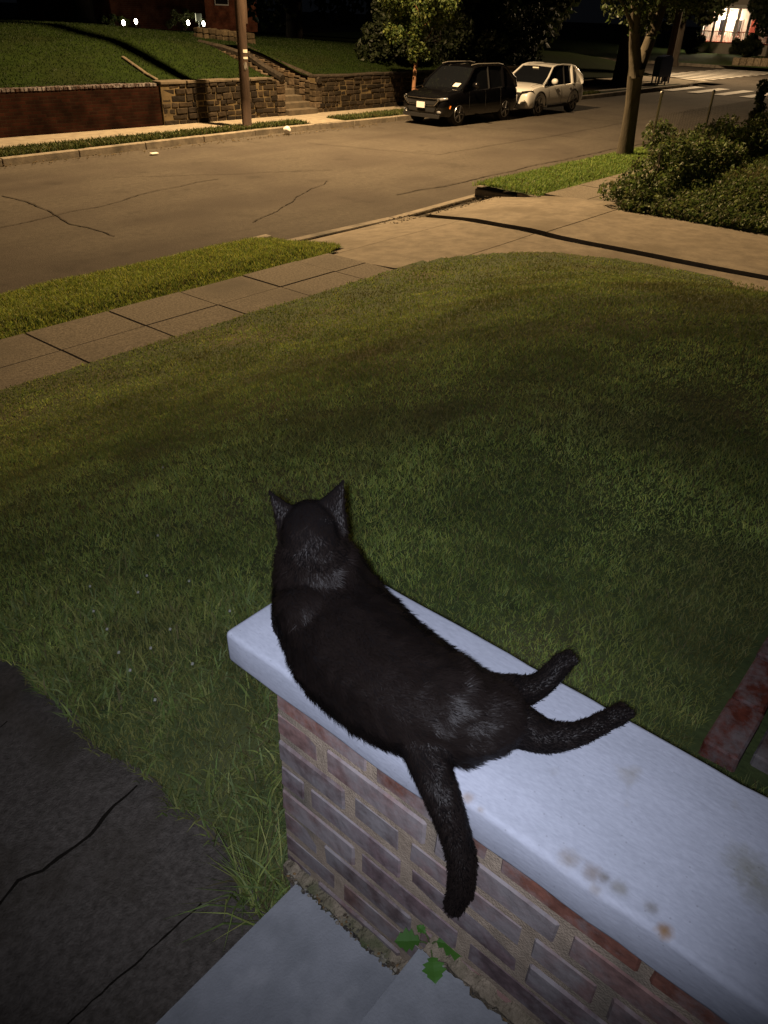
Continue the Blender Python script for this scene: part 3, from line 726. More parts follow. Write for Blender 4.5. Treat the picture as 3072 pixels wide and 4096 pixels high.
# stairway with sloping stone cheek walls
t = empty('stone_stairway', (18.8, 19.1, .14), label='stone stairway with sloping side walls climbing the far bank', cat='stairway')
bm = bmesh.new()
for k in range(10): add_box(bm, 18.18, 19.42, 19.15+k*.34, 19.15+(k+1)*.34+(.3 if k == 9 else 0), .05, .15+(k+1)*.155, .012)
o = bmobj('steps', bm, M['darkcap'], t); local(o, t)
for sx, nm in ((17.86, 'side_wall'), (19.45, 'side_wall')):
    bm = bmesh.new(); cols = []
    for k in range(16):
        y0 = 19.25+k*.235; zt = (1.0 + .052*k) if sx > 19 else float(np.interp(y0, [19.2, 20, 20.6, 21.8, 24], [1.1, 1.36, 1.6, 1.78, 1.95]))
        z = .1
        while z < zt-.02:
            h = random.uniform(.12, .22); z1 = min(z+h, zt); n0 = len(bm.faces)
            add_box(bm, sx-.02, sx+.30, y0+.01, y0+.26, z+.01, z1-.01, .014, .012)
            cols += [np.array(random.choice([(.085, .06, .036), (.060, .045, .028), (.10, .075, .05)]))*random.uniform(.6, 1.3)]*(len(bm.faces)-n0); z = z1
    o = bmobj(nm, bm, M['stone'], t); set_tint(o, cols); local(o, t)
    bm = bmesh.new()
    add_tube(bm, ([(sx+.14, 19.2, 1.05), (sx+.14, 21.2, 1.45), (sx+.14, 23.0, 1.85)] if sx > 19 else [(sx+.14, 19.2, 1.16), (sx+.14, 20, 1.40), (sx+.14, 20.6, 1.63), (sx+.14, 21.8, 1.80), (sx+.14, 23, 1.9)]), .11, 7)
    for v in bm.verts: pass
    o = bmobj('coping', bm, M['stone'], t); set_tint(o, [(.03, .024, .018)]*len(o.data.polygons)); local(o, t)
# low stone bank at the top of the stair, and edging strip on the slope
t = empty('low_garden_wall', (0, 0, 0), label='low stone garden wall up the bank below the pair of lights', cat='wall')
bm = bmesh.new(); cols = []
for (xa, ya, xb, yb, h) in ((19.0, 24.4, 20.6, 23.4, .34),):
    n = 9
    for k in range(n):
        for r in range(2):
            a = Vector((xa, ya, 0)).lerp(Vector((xb, yb, 0)), (k+.5)/n); z = hill_z(a.x, a.y)-.05+r*h/2; n0 = len(bm.faces)
            add_box(bm, a.x-.17, a.x+.17, a.y-.14, a.y+.14, z, z+h/2, .03, .03)
            cols += [np.array((.045, .034, .02))*random.uniform(.6, 1.3)]*(len(bm.faces)-n0)
o = bmobj('stonework', bm, M['stone'], t); set_tint(o, cols)
t = kerb_line('garden_edging', [(14.0, 19.85), (14.05, 21.4)], .10, 1.0, 1.22, M['darkcap'], seg=.6)
for v in t.data.vertices: v.co.z += hill_z(14.2, v.co.y)-1.16
tag(t, 'thin concrete edging running up the bank from the brick wall corner', 'edging')
# ================================================================ UTILITY POLES
def pole(loc, h, r0, r1, label, lean=(0, 0)):
    t = empty('utility_pole', loc, label=label, cat='utility pole')
    bm = bmesh.new(); n = 14
    add_tube(bm, [(lean[0]*i/n, lean[1]*i/n, h*i/n) for i in range(n+1)], [r0+(r1-r0)*i/n for i in range(n+1)], 14)
    bmobj('shaft', bm, M['wood'], t, smooth=True); return t
t = pole((15.3, 17.8, .1), 10.5, .130, .115, 'brown wooden utility pole with stickers on the far verge')

bm = bmesh.new(); add_box(bm, .112, .20, -.05, .05, 2.45, 3.15, .01); bmobj('cable_guard', bm, M['wood'], t)
for zz, s in ((1.82, .075), (1.68, .05)):
    bm = bmesh.new()
    for k in range(7):
        a0 = -math.pi/2 - .62 + k*.16; a1 = a0+.16; r = .1312
        vs = [bm.verts.new((math.cos(a)*r-.0, math.sin(a)*r, zq)) for a, zq in ((a0, zz), (a1, zz), (a1, zz+s), (a0, zz+s))]
        bm.faces.new(vs)
    bmobj('sticker', bm, M['sticker'], t)
for k in range(7):
    bm = bmesh.new(); a = -math.pi/2-.55+random.random()*.6; add_box(bm, -.012, .012, -.008, .008, -.012, .012, .003)
    for v in bm.verts: v.co += Vector((math.cos(a)*.13, math.sin(a)*.13, 1.42+random.random()*.2))
    bmobj('staple', bm, M['metal'], t)
bm = bmesh.new(); add_tube(bm, [(0, -.1, 9.0), (.1, -.8, 9.5), (.2, -1.6, 9.75), (.3, -2.2, 9.78)], .03, 8); bmobj('lamp_arm', bm, M['metal'], t, smooth=True)
bm = bmesh.new(); bmesh.ops.create_uvsphere(bm, u_segments=16, v_segments=8, radius=.22)
for v in bm.verts: v.co = Vector((v.co.x*.8, v.co.y*1.6, v.co.z*.45 if v.co.z > 0 else v.co.z*.1)) + Vector((.34, -2.5, 9.82))
bmobj('lamp_head', bm, M['darkmetal'], t, smooth=True)
t = pole((47.3, 19.5, .1), 10, .19, .15, 'dark utility pole by the blue mailboxes at the crossing', lean=(.35, 0))
# ================================================================ TREES
def leaf_cloud(blobs, n, size, cols, squash=1.0):
    """leaf quads filling the outer volume of many blobs (x,y,z,r)"""
    B = np.array(blobs); wgt = B[:, 3]**2.2; wgt /= wgt.sum(); k = rng.choice(len(B), n, p=wgt)
    d = rng.normal(size=(n, 3)); d /= np.linalg.norm(d, axis=1)[:, None]
    r = B[k, 3]*rng.uniform(.25, 1, n)**.45
    P = B[k, :3] + d*r[:, None]*np.array([1, 1, squash])
    a = rng.normal(size=(n, 3)); a /= np.linalg.norm(a, axis=1)[:, None]
    b = np.cross(a, rng.normal(size=(n, 3))); b /= np.linalg.norm(b, axis=1)[:, None]
    s = rng.uniform(size[0], size[1], n)[:, None]
    c = np.cross(a, b)
    V = np.stack([P-a*s, P+b*s*.55+c*s*.12, P+a*s, P-b*s*.55+c*s*.12], 1).reshape(-1, 3)
    o = np.arange(n)*4; F = np.stack([o, o+1, o+2, o+3], 1)
    cc = np.array(cols)[rng.integers(0, len(cols), n)]*rng.uniform(.6, 1.35, (n, 1))
    return V, F, cc
def foliage(name, blobs, n, size, cols, parent=None, **kw):
    V, F, cc = leaf_cloud(blobs, n, size, cols); o = npmesh(name, V, F, M['leaf'], parent, **kw); set_tint(o, cc); return o
def blob_set(c, R, n, r, fl=.8):
    out = []
    for _ in range(n):
        while True:
            v = np.array([random.uniform(-1, 1) for _ in range(3)])
            if np.linalg.norm(v) <= 1: break
        out.append((c[0]+v[0]*R[0], c[1]+v[1]*R[1], c[2]+v[2]*R[2], random.uniform(*r)))
    return out
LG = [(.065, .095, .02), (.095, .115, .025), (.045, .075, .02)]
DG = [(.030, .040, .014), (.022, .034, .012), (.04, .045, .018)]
# young tree behind the black car
t = empty('young_tree', (22.5, 17.75, .15), label='young leafy street tree with a thin reddish trunk behind the black car', cat='tree')
bm = bmesh.new(); add_tube(bm, [(0, 0, -.05), (.02, 0, .8), (.06, 0, 1.5), (.1, .02, 2.6), (.12, 0, 4.2)], [.075, .062, .058, .045, .02], 10)
for a in range(9):
    an = a*2.4; z = 1.7+a*.28; add_tube(bm, [(.07, 0, z), (.07+math.cos(an)*.5, math.sin(an)*.5, z+.35), (.07+math.cos(an)*1.0, math.sin(an)*1.0, z+.8)], [.02, .014, .006], 6)
bmobj('trunk', bm, M['redbark'], t, smooth=True)
bl = blob_set((-.3, 0, 2.35), (.75, .8, .55), 26, (.16, .3)) + blob_set((.2, 0, 3.3), (1.55, 1.2, .75), 60, (.2, .42)) + blob_set((1.55, -.1, 2.65), (.35, .4, .28), 8, (.12, .22)) + blob_set((-.1, -.1, 1.75), (.35, .4, .25), 8, (.12, .22))
foliage('crown', bl, 15000, (.035, .075), LG, t)
# forked street tree, right
t = empty('street_tree', (18.75, 8.35, .2), label='forked street tree with pale bark on the right-hand verge', cat='tree')
bm = bmesh.new()
add_tube(bm, [(0, .0, -.1), (.0, 0, .08), (.0, 0, .5), (-.02, .02, 1.1), (-.12, .02, 1.62), (-.16, 0, 1.85)], [.25, .20, .172, .158, .165, .18], 16, jit=.04)
add_tube(bm, [(-.16, 0, 1.7), (-.42, .05, 2.3), (-.68, .05, 3.0), (-.8, .05, 3.9), (-.9, 0, 5)], [.15, .12, .10, .08, .05], 12, jit=.05)
add_tube(bm, [(-.12, 0, 1.72), (.12, 0, 2.15), (.42, 0, 2.7), (.75, 0, 3.5), (1.1, 0, 4.6)], [.15, .13, .11, .09, .05], 12, jit=.05)
add_tube(bm, [(.35, 0, 2.55), (.1, .1, 3.1), (-.1, .2, 4.0)], [.07, .055, .04], 10)
add_tube(bm, [(-.5, .05, 2.5), (-1.0, .1, 2.9), (-1.6, .1, 3.2)], [.05, .04, .02], 8)
add_tube(bm, [(.6, 0, 3.1), (1.2, -.1, 3.3), (1.8, -.2, 3.7)], [.05, .04, .02], 8)
bmobj('trunk', bm, M['bark'], t, smooth=True)
bl = blob_set((-.3, 0, 4.2), (2.6, 2.2, 1.1), 90, (.25, .5)) + blob_set((-1.3, .1, 3.15), (.8, .6, .3), 14, (.15, .28)) + blob_set((1.5, -.1, 3.35), (.9, .6, .35), 18, (.15, .3)) + blob_set((-.35, 0, 2.75), (.45, .4, .3), 9, (.1, .2))
foliage('crown', bl, 16000, (.04, .085), [(.05, .075, .02), (.04, .06, .018), (.07, .09, .025)], t)
# big dark tree at the far corner
def bigtree(loc, h, r, crown, n, size, label, cols=DG, bark='darkbark', clear=.35, blobs=50, name='tree'):
    t = empty(name, loc, label=label, cat='tree')
    bm = bmesh.new(); add_tube(bm, [(0, 0, -.2), (0, 0, .3), (.1, 0, h*.3), (.05, .1, h*.6), (0, 0, h*.95)], [r*1.5, r*1.1, r*.9, r*.6, r*.15], 12, jit=.06)
    for k in range(6):
        a = k*1.9; z = h*(clear+.08*k); add_tube(bm, [(0, 0, z), (math.cos(a)*crown[0]*.4, math.sin(a)*crown[1]*.4, z+h*.1), (math.cos(a)*crown[0]*.75, math.sin(a)*crown[1]*.75, z+h*.22)], [r*.4, r*.25, r*.08], 7)
    bmobj('trunk', bm, M[bark], t, smooth=True)
    foliage('crown', blob_set((0, 0, h*clear+crown[2]), crown, blobs, (crown[0]*.16, crown[0]*.34)), n, size, cols, t)
    return t
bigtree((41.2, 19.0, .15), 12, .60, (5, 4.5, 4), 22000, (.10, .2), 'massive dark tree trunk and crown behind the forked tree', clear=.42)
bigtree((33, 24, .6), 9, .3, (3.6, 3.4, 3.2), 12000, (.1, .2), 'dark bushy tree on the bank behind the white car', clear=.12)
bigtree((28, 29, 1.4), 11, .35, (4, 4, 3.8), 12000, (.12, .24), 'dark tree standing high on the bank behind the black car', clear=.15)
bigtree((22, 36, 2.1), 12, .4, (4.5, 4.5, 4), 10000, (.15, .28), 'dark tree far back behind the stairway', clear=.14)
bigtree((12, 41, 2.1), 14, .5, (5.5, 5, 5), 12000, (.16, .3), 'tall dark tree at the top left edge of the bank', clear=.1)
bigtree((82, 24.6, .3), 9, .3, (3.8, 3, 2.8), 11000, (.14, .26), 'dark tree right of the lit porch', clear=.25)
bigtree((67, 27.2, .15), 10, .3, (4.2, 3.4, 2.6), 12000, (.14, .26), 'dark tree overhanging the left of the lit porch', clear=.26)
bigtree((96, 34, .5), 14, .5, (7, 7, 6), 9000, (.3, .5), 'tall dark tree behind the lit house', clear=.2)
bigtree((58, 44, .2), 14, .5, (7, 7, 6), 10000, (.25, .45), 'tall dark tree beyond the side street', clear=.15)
def shrub(loc, R, n, size, label, cols=LG, blobs=14):
    t = empty('shrub', loc, label=label, cat='shrub'); bm = bmesh.new()
    for k in range(5): a = k*1.3; add_tube(bm, [(0, 0, -.1), (math.cos(a)*R[0]*.5, math.sin(a)*R[1]*.5, R[2]*1.1)], [.02, .006], 5)
    bmobj('stem', bm, M['darkbark'], t); foliage('foliage', blob_set((0, 0, R[2]), R, blobs, (min(R)*.3, min(R)*.5)), n, size, cols, t)
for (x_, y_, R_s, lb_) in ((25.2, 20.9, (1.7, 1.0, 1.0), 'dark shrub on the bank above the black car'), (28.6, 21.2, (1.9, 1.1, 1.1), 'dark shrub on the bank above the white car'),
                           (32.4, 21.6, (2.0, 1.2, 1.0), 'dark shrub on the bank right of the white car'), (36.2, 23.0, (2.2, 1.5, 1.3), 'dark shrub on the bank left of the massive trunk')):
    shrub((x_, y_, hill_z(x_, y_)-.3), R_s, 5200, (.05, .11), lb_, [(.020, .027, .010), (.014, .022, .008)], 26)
bigtree((42.5, 27.5, .3), 11, .35, (4.5, 4, 4), 13000, (.14, .26), 'dark tree beyond the bank, left of the crossing pole', clear=.10)
bigtree((38, 33, 1.2), 12, .35, (5, 4, 4.5), 12000, (.14, .28), 'dark tree far behind the white car', clear=.08)
# ================================================================ HEDGE, FENCE
t = empty('chain_link_fence', (14.5, 6.0, .2), label='rusty chain-link fence with thin steel posts overgrown by ivy', cat='fence')
for x, zt in ((14.53, 1.88), (17.05, 1.80), (20.2, 1.75), (23.4, 1.7)):
    bm = bmesh.new(); add_tube(bm, [(x-14.5, 0, 0), (x-14.5+.02, 0, zt-.2)], .024, 8)
    r = bmesh.ops.create_uvsphere(bm, u_segments=8, v_segments=6, radius=.034)
    for v in r['verts']: v.co += Vector((x-14.48, 0, zt-.19))
    bmobj('post', bm, M['metal'], t, smooth=True)
bm = bmesh.new()
for k in range(120):
    x0 = .03+k*.075
    for s in (-1, 1):
        a = Vector((x0, 0, .1)); b = Vector((x0+s*1.25, 0, 1.35))
        if b.x < 0: b = a + (b-a)*(a.x/(a.x-b.x))
        if b.x > 8.9: b = a+(b-a)*((8.9-a.x)/(b.x-a.x))
        add_tube(bm, [a, b], .0022, 3, cap=False)
bmobj('wire_mesh', bm, M['darkmetal'], t)
IV = [(.13, .19, .05), (.095, .15, .042), (.18, .22, .065), (.10, .13, .05), (.13, .13, .06)]
t = empty('ivy_hedge', (14, 5.5, .3), label='overgrown ivy hedge smothering the fence beside the driveway', cat='hedge')
bl = []
for k in range(170):
    x = random.uniform(12.75, 24); y = random.uniform(5.1, 6.0); top = float(np.interp(x, [12.6, 13.4, 14.3, 19, 24], [.18, .6, .95, .98, 1.1])); bl.append((x-14, y-5.5, random.uniform(0, top), random.uniform(.12, .3)))
for k in range(60):
    bl.append((random.uniform(-.3, 2.8), random.uniform(-.8, .3), random.uniform(.1, .75), random.uniform(.12, .26)))
foliage('foliage', bl, 42000, (.022, .05), IV, t)
bm = bmesh.new()
for k in range(40):
    x = random.uniform(-.9, 9); add_tube(bm, [(x, random.uniform(-.3, .3), -.05), (x+random.uniform(-.2, .2), random.uniform(-.3, .3), .5), (x+random.uniform(-.4, .4), random.uniform(-.3, .3), .95)], [.012, .009, .004], 5)
bmobj('stems', bm, M['darkbark'], t, kind='stuff')
# vine climbing the third post
t = empty('climbing_vine', (20.2, 6.0, .9), label='narrow vine climbing the fence post at the right edge', cat='vine')
foliage('foliage', [(random.uniform(-.12, .12), random.uniform(-.1, .1), z, random.uniform(.06, .13)) for z in np.linspace(-.1, .95, 26)], 1800, (.025, .05), DG+IV[:2], t)
bm = bmesh.new(); add_tube(bm, [(0, 0, -.7), (.02, 0, .2), (0, 0, .8)], .012, 5); bmobj('stem', bm, M['darkbark'], t)
# sloping garden bed and ivy ground cover next to it
def bed_z(x, y):
    e = smooth((x-12.55-.12*math.sin(y*3))/2.2); return .30 + .52*e*smooth((6.0-y)/2.0) + .05*fbm(x, y, 0, 1.0)
masked_grid('garden_bed', np.linspace(12.5, 30, 100), np.linspace(-4, 5.74, 60), bed_z, lambda x, y: x > 12.62+.08*math.sin(y*3), M['turf'], kind='structure')
p = scatter(30000, (12.6, 24), (-1, 5.5), lambda x, y: x > 12.5+.10*math.sin(y*7) and (x < 14.1+.5*fbm(x, y, 0, 1) or random.random() < .04) and in_view(x, y, .6, .06))
V, F, cc = leaf_cloud([(a, b, bed_z(a, b)+.08, .11) for a, b in p], 40000, (.022, .045), IV)
o = npmesh('ivy_ground_cover', V, F, M['leaf']); set_tint(o, cc); tag(o, 'dense ivy ground cover spilling over the driveway edge', 'ivy', kind='stuff')
p = scatter(26000, (13.5, 24), (-1, 5.6), lambda x, y: in_view(x, y, .8, .06))
blades('bed_grass', np.column_stack([p, [bed_z(a, b) for a, b in p]]), rng.uniform(.06, .16, len(p)), rng.uniform(.01, .02, len(p)), .9, cols=GREEN*.7, patch=.8, label='rough grass in the neighbouring yard behind the ivy')
# ================================================================ SMALL LITTER
bm = bmesh.new(); bmesh.ops.create_icosphere(bm, subdivisions=3, radius=.105)
for v in bm.verts: v.co *= 1+.12*mnoise.noise(v.co*14)
o = bmobj('paper_ball', bm, M['paper']); o.location = (16.05, 17.02, .12); tag(o, 'crumpled white ball lying against the far kerb', 'litter')
bm = bmesh.new(); add_box(bm, -.1, .1, -.05, .05, 0, .02, .006, .01); o = bmobj('paper_scrap', bm, M['paper']); o.location = (11.25, 16.4, .03); tag(o, 'flat white scrap lying on the street near the far kerb', 'litter')
bits('leaf_litter', 500, (2, 20), (16.75, 17.1), lambda x, y: .03, (.006, .022), [(.12, .09, .04), (.08, .06, .03), (.16, .12, .07)], 'dry leaf bits lying in the gutter of the far kerb', 'leaf litter')
bits('leaf_litter', 260, (9.7, 12.9), (7.9, 8.35), lambda x, y: drz(x, y), (.005, .02), [(.10, .08, .04), (.06, .045, .025), (.13, .10, .06)], 'dirt and leaf bits along the driveway lip, standing in for its shadow', 'leaf litter')  # dark litter over the open gap, laid in place of the lip's shadow
bits('leaf_litter', 700, (10.0, 10.5), (2.2, 7.9), lambda x, y: drz(x, y)-.055, (.005, .018), [(.05, .045, .025), (.04, .05, .02), (.08, .065, .04)], 'dirt and moss in the long gap between the driveway slabs', 'leaf litter')
# ================================================================ CROSSING
def crossing(name, rects, label):
    bm = bmesh.new()
    for (x0, x1, y0, y1) in rects:
        v = [bm.verts.new(c) for c in ((x0, y0, .024), (x1, y0, .024), (x1, y1, .024), (x0, y1, .024))]; bm.faces.new(v)
    o = bmobj(name, bm, M['xpaint']); tag(o, kind='structure'); return o
crossing('crosswalk_marking', [(42.5, 47, 9.2+k*1.3, 9.8+k*1.3) for k in range(7)], '')
crossing('crosswalk_marking', [(50.8+k*1.6, 51.6+k*1.6, 19.2, 23.4) for k in range(11)], '')
# collection boxes
def mailbox(loc, rz, label):
    t = empty('mailbox', loc, rz, label=label, cat='mailbox', group='blue mailboxes beside the crossing pole')
    bm = bmesh.new(); w_ = .28; prof = [(-.26, .38), (.26, .38), (.26, 1.05)] + [(.26*math.cos(a), 1.05+.26*math.sin(a)) for a in np.linspace(0.2, math.pi-.2, 9)] + [(-.26, 1.05)]
    A = [bm.verts.new((-w_, y, z)) for y, z in prof]; B = [bm.verts.new((w_, y, z)) for y, z in prof]
    for i in range(len(prof)): j = (i+1) % len(prof); bm.faces.new((A[i], A[j], B[j], B[i]))
    bm.faces.new(A[::-1]); bm.faces.new(B); bmobj('body', bm, M['bluepaint'], t)
    for sx in (-1, 1):
        for sy in (-1, 1):
            bm = bmesh.new(); add_box(bm, sx*.25-.03, sx*.25+.03, sy*.22-.03, sy*.22+.03, 0, .40, .004); bmobj('leg', bm, M['bluepaint'], t)
    bm = bmesh.new(); add_box(bm, -.2, .2, -.285, -.262, 1.02, 1.16, .008); bmobj('chute_door', bm, M['metal'], t)
    return t
mailbox((44.1, 18.5, .13), math.radians(60), 'dark blue mailbox, left one of the two by the crossing pole')
mailbox((45.4, 18.85, .13), math.radians(60), 'dark blue mailbox, right one nearest the crossing pole')
# ================================================================ CARS
def loft(bm, rings, closed=False):
    R = [[bm.verts.new(p) for p in r] for r in rings]
    n = len(R[0])
    for i in range(len(R)-1):
        for k in range(n): bm.faces.new((R[i][k], R[i][(k+1) % n], R[i+1][(k+1) % n], R[i+1][k]))
    bm.faces.new(R[0][::-1]); bm.faces.new(R[-1])
def apply_mods(o):
    dg = bpy.context.evaluated_depsgraph_get(); me = bpy.data.meshes.new_from_object(o.evaluated_get(dg)); old = o.data
    o.modifiers.clear(); o.data = me; bpy.data.meshes.remove(old)
def car(kind, loc, L, W, H, wb, f_over, paint, label, cat='car', belt=.93, hood=.92, wr=.34):
    t = empty(kind, loc, label=label, cat=cat)
    hw = W/2
    # lower body rings along x
    xs = [0, .03, .10, .25, .6, .95, 1.25, 1.7, 2.4, 3.1, L-.7, L-.3, L-.08, L]
    top = [.62, .72, .80, hood-.08, hood-.02, hood+.02, belt+.03, belt+.03, belt+.04, belt+.06, belt+.07, belt+.05, belt-.02, belt-.12]
    wid = [.80, .88, .94, .97, .99, 1, 1, 1, 1, 1, .99, .97, .93, .86]
    bot = [.30, .26, .22, .20] + [.20]*8 + [.26, .34]
    rings = []
    for x, tz, wv, bz in zip(xs, top, wid, bot):
        w1 = hw*wv; r = []
        prof = [(-.82, bz), (-.97, bz+.06), (-1.0, bz+.22), (-1.0, .58 if tz > .66 else tz-.1), (-.965, tz-.10), (-.90, tz-.025), (-.6, tz+.0), (0, tz+.02)]
        pts = prof + [(-a, z) for a, z in prof[-2::-1]]
        rings.append([(x, w1*a, z) for a, z in pts])
    bm = bmesh.new(); loft(bm, rings); bmesh.ops.recalc_face_normals(bm, faces=bm.faces)
    body = bmobj('body', bm, paint, t, smooth=True)
    wx = (f_over, f_over+wb)
    cut = bmesh.new()
    for x in wx:
        for s in (-1, 1):
            r = bmesh.ops.create_cone(cut, cap_ends=True, segments=28, radius1=wr+.06, radius2=wr+.06, depth=.5)
            for v in r['verts']: v.co = Vector((v.co.x+x, v.co.z+s*(hw-.0), v.co.y+wr))
    co = bmobj('cutter', cut); co.location = t.location
    md = body.modifiers.new('s', 'SUBSURF'); md.levels = 1; md.render_levels = 1
    b2 = body.modifiers.new('b', 'BOOLEAN'); b2.object = co; b2.operation = 'DIFFERENCE'; b2.solver = 'EXACT'
    bpy.context.view_layer.update(); apply_mods(body); bpy.data.objects.remove(co)
    body.data.polygons.foreach_set('use_smooth', [True]*len(body.data.polygons))
    try: body.data.set_sharp_from_angle(angle=math.radians(32))
    except Exception: pass
    def sy(x, z, s_):
        ok, loc_, _, _ = body.ray_cast(Vector((x, s_*3, z)), Vector((0, -s_, 0)))
        return loc_.y if ok and loc_.y*s_ > 0 else s_*hw*.97
    wn = body.modifiers.new('n', 'WEIGHTED_NORMAL'); wn.keep_sharp = True; wn.weight = 90
    # greenhouse
    x0, x1, x2, x3 = 1.0, 1.85, L-.95, L-.22   # base of windscreen, roof front, roof rear, tail
    yb, yt = hw*.90, hw*.70; zb, zt = belt+.02, H
    bm = bmesh.new()
    def ring(x, yw, z): return [(x, -yw, z), (x, yw, z)]
    pr = [(x0, zb-.04, yb), (x0+.30, zb+(zt-zb)*.36, yb*.965), (x1-.1, zt-.07, yt*1.03), (x1+.15, zt-.02, yt), ((x1+x2)/2, zt, yt), (x2, zt-.03, yt*.98), (x2+.25, zt-.09, yt*.99), (x3-.1, zb+.18, yb*.93), (x3, zb-.06, yb*.95)]
    TL = [bm.verts.new((x, -y, z)) for x, z, y in pr]; TC = [bm.verts.new((x, 0, z+.025)) for x, z, y in pr]; TR = [bm.verts.new((x, y, z)) for x, z, y in pr]
    BL = [bm.verts.new((x, -yb, zb-.05)) for x, z, y in pr]; BR = [bm.verts.new((x, yb, zb-.05)) for x, z, y in pr]
    for i in range(len(pr)-1):
        glass = i in (0, 1, 6, 7); mi = 1 if i in (0, 1, 6) else 0; si = 1 if i < 5 else 0
        for A, B in ((TL, TC), (TC, TR)):
            f = bm.faces.new((A[i], B[i], B[i+1], A[i+1])); f.material_index = mi
        f = bm.faces.new((BL[i], TL[i], TL[i+1], BL[i+1])); f.material_index = si
        f = bm.faces.new((TR[i], BR[i], BR[i+1], TR[i+1])); f.material_index = si
    bmesh.ops.recalc_face_normals(bm, faces=bm.faces)
    g_ = bmobj('cabin', bm, [paint, M['glass']], t, smooth=False)
    # pillars and roof rails, body coloured
    for s in (-1, 1):
        bm = bmesh.new()
        pl = [(x0-.02, s*(yb+.0), zb-.03), (x0+.30, s*(yb*.975), zb+(zt-zb)*.36+.005), (x1-.1, s*(yt*1.045), zt-.06), (x1+.15, s*yt*1.01, zt-.012), ((x1+x2)/2, s*yt*1.01, zt+.006), (x2, s*yt*1.0, zt-.02), (x2+.25, s*yt*1.01, zt-.08), (x3-.1, s*yb*.95, zb+.18), (x3, s*yb*.96, zb-.04)]
        add_tube(bm, pl, [.045, .036, .034, .03, .028, .03, .05, .08, .07], 8); bmobj('pillar', bm, paint, t, smooth=True)
        for xp, wv in ((x1+.62, .05), (x2-.05, .09)):
            bm = bmesh.new(); add_tube(bm, [(xp, s*(yb+.004), zb-.03), (xp+.02, s*(yt+.012), zt-.04)], wv*.6, 6); bmobj('pillar', bm, M['black'] if wv < .06 else paint, t)
        # mirror
        bm = bmesh.new(); bmesh.ops.create_uvsphere(bm, u_segments=12, v_segments=8, radius=.1)
        for v in bm.verts: v.co = Vector((v.co.x*.8, v.co.y*1.25, v.co.z*.95)) + Vector((x0+.45, s*(hw+.09), zb+.1))
        bmobj('mirror', bm, paint, t, smooth=True)
    for s in (-1, 1):
        for xp in (1.32, 2.22, 3.10):
            bm = bmesh.new(); add_tube(bm, [(xp, sy(xp, z_, s), z_) for z_ in (.36, .45, .55, .65, .75, belt-.08, belt-.02)], .005, 4); bmobj('door_gap', bm, M['black'], t)
    bm = bmesh.new(); add_tube(bm, [(.32, -hw*.80, hood-.03), (.9, -hw*.86, hood+.035)], .006, 4); bmobj('bonnet_gap', bm, M['black'], t)
    bm = bmesh.new(); add_tube(bm, [(.32, hw*.80, hood-.03), (.9, hw*.86, hood+.035)], .006, 4); bmobj('bonnet_gap', bm, M['black'], t)
    # wheels
    for x in wx:
        for s in (-1, 1):
            wh = empty('wheel', (x, s*(hw-.115), wr)); wh.parent = t
            bm = bmesh.new(); add_tube(bm, [(0, s*-.1, 0), (0, s*-.09, 0), (0, s*.085, 0), (0, s*.10, 0)], [wr*.93, wr, wr, wr*.92], 30); bmobj('tyre', bm, M['rubber'], wh, smooth=False)
            bm = bmesh.new(); add_tube(bm, [(0, s*.1005, 0), (0, s*.104, 0)], [wr*.68, wr*.66], 24)
            bmobj('hub', bm, M['black'], wh)
            bm = bmesh.new()
            for k in range(5):
                for dd in (-.13, .13):
                    a = k*2*math.pi/5+dd; add_tube(bm, [(math.cos(a)*.03, s*.112, math.sin(a)*.03), (math.cos(a)*wr*.66, s*.108, math.sin(a)*wr*.66)], [.018, .014], 5)
            q = [(math.cos(a)*wr*.67, s*.106, math.sin(a)*wr*.67) for a in np.linspace(0, 2*math.pi, 25)]
            add_tube(bm, q, .011, 5, cap=False); bmobj('rim', bm, M['alloy'], wh)
    return t, hw
def sy_(t, x, z, s_):
    b_ = [c for c in t.children if c.name.startswith('body')][0]
    ok, loc_, _, _ = b_.ray_cast(Vector((x, s_*3, z)), Vector((0, -s_, 0)))
    return loc_.y if ok else s_*.8
def poly_slab(pts, th, axis=0):
    """pts in (y,z) at given x list -> thin solid"""
    bm = bmesh.new(); A = [bm.verts.new(p) for p in pts]; B = [bm.verts.new((p[0]+th, p[1], p[2])) for p in pts]
    n = len(pts)
    for i in range(n): bm.faces.new((A[i], A[(i+1) % n], B[(i+1) % n], B[i]))
    bm.faces.new(A[::-1]); bm.faces.new(B); bmesh.ops.recalc_face_normals(bm, faces=bm.faces); return bm
# black SUV
t, hw = car('parked_car', (20.9, 16.13, 0), 4.30, 1.72, 1.60, 2.62, .80, M['blackpaint'], 'black SUV parked at the far kerb facing left', belt=.98, hood=.98, wr=.345)
bmobj('grille', poly_slab([(-.015, -.60, .60), (-.015, .60, .60), (-.02, .66, .76), (-.02, -.66, .76)], .06), M['black'], t)
bm = bmesh.new(); add_tube(bm, [(-.03, -.80*.86, .80), (-.045, -.5, .775), (-.05, 0, .77), (-.045, .5, .775), (-.03, .80*.86, .80)], .016, 6); bmobj('grille_trim', bm, M['chrome'], t)
bm = bmesh.new(); add_tube(bm, [(-.02, -.66, .755), (-.045, -.52, .60), (-.045, -.47, .585)], [.022, .022, .014], 6); bmobj('grille_trim', bm, M['chrome'], t)
bm = bmesh.new(); add_tube(bm, [(-.02, .66, .755), (-.045, .52, .60), (-.045, .47, .585)], [.022, .022, .014], 6); bmobj('grille_trim', bm, M['chrome'], t)
bm = bmesh.new(); add_tube(bm, [(-.045, -.5, .585), (-.05, 0, .58), (-.045, .5, .585)], .01, 6); bmobj('grille_trim', bm, M['chrome'], t)
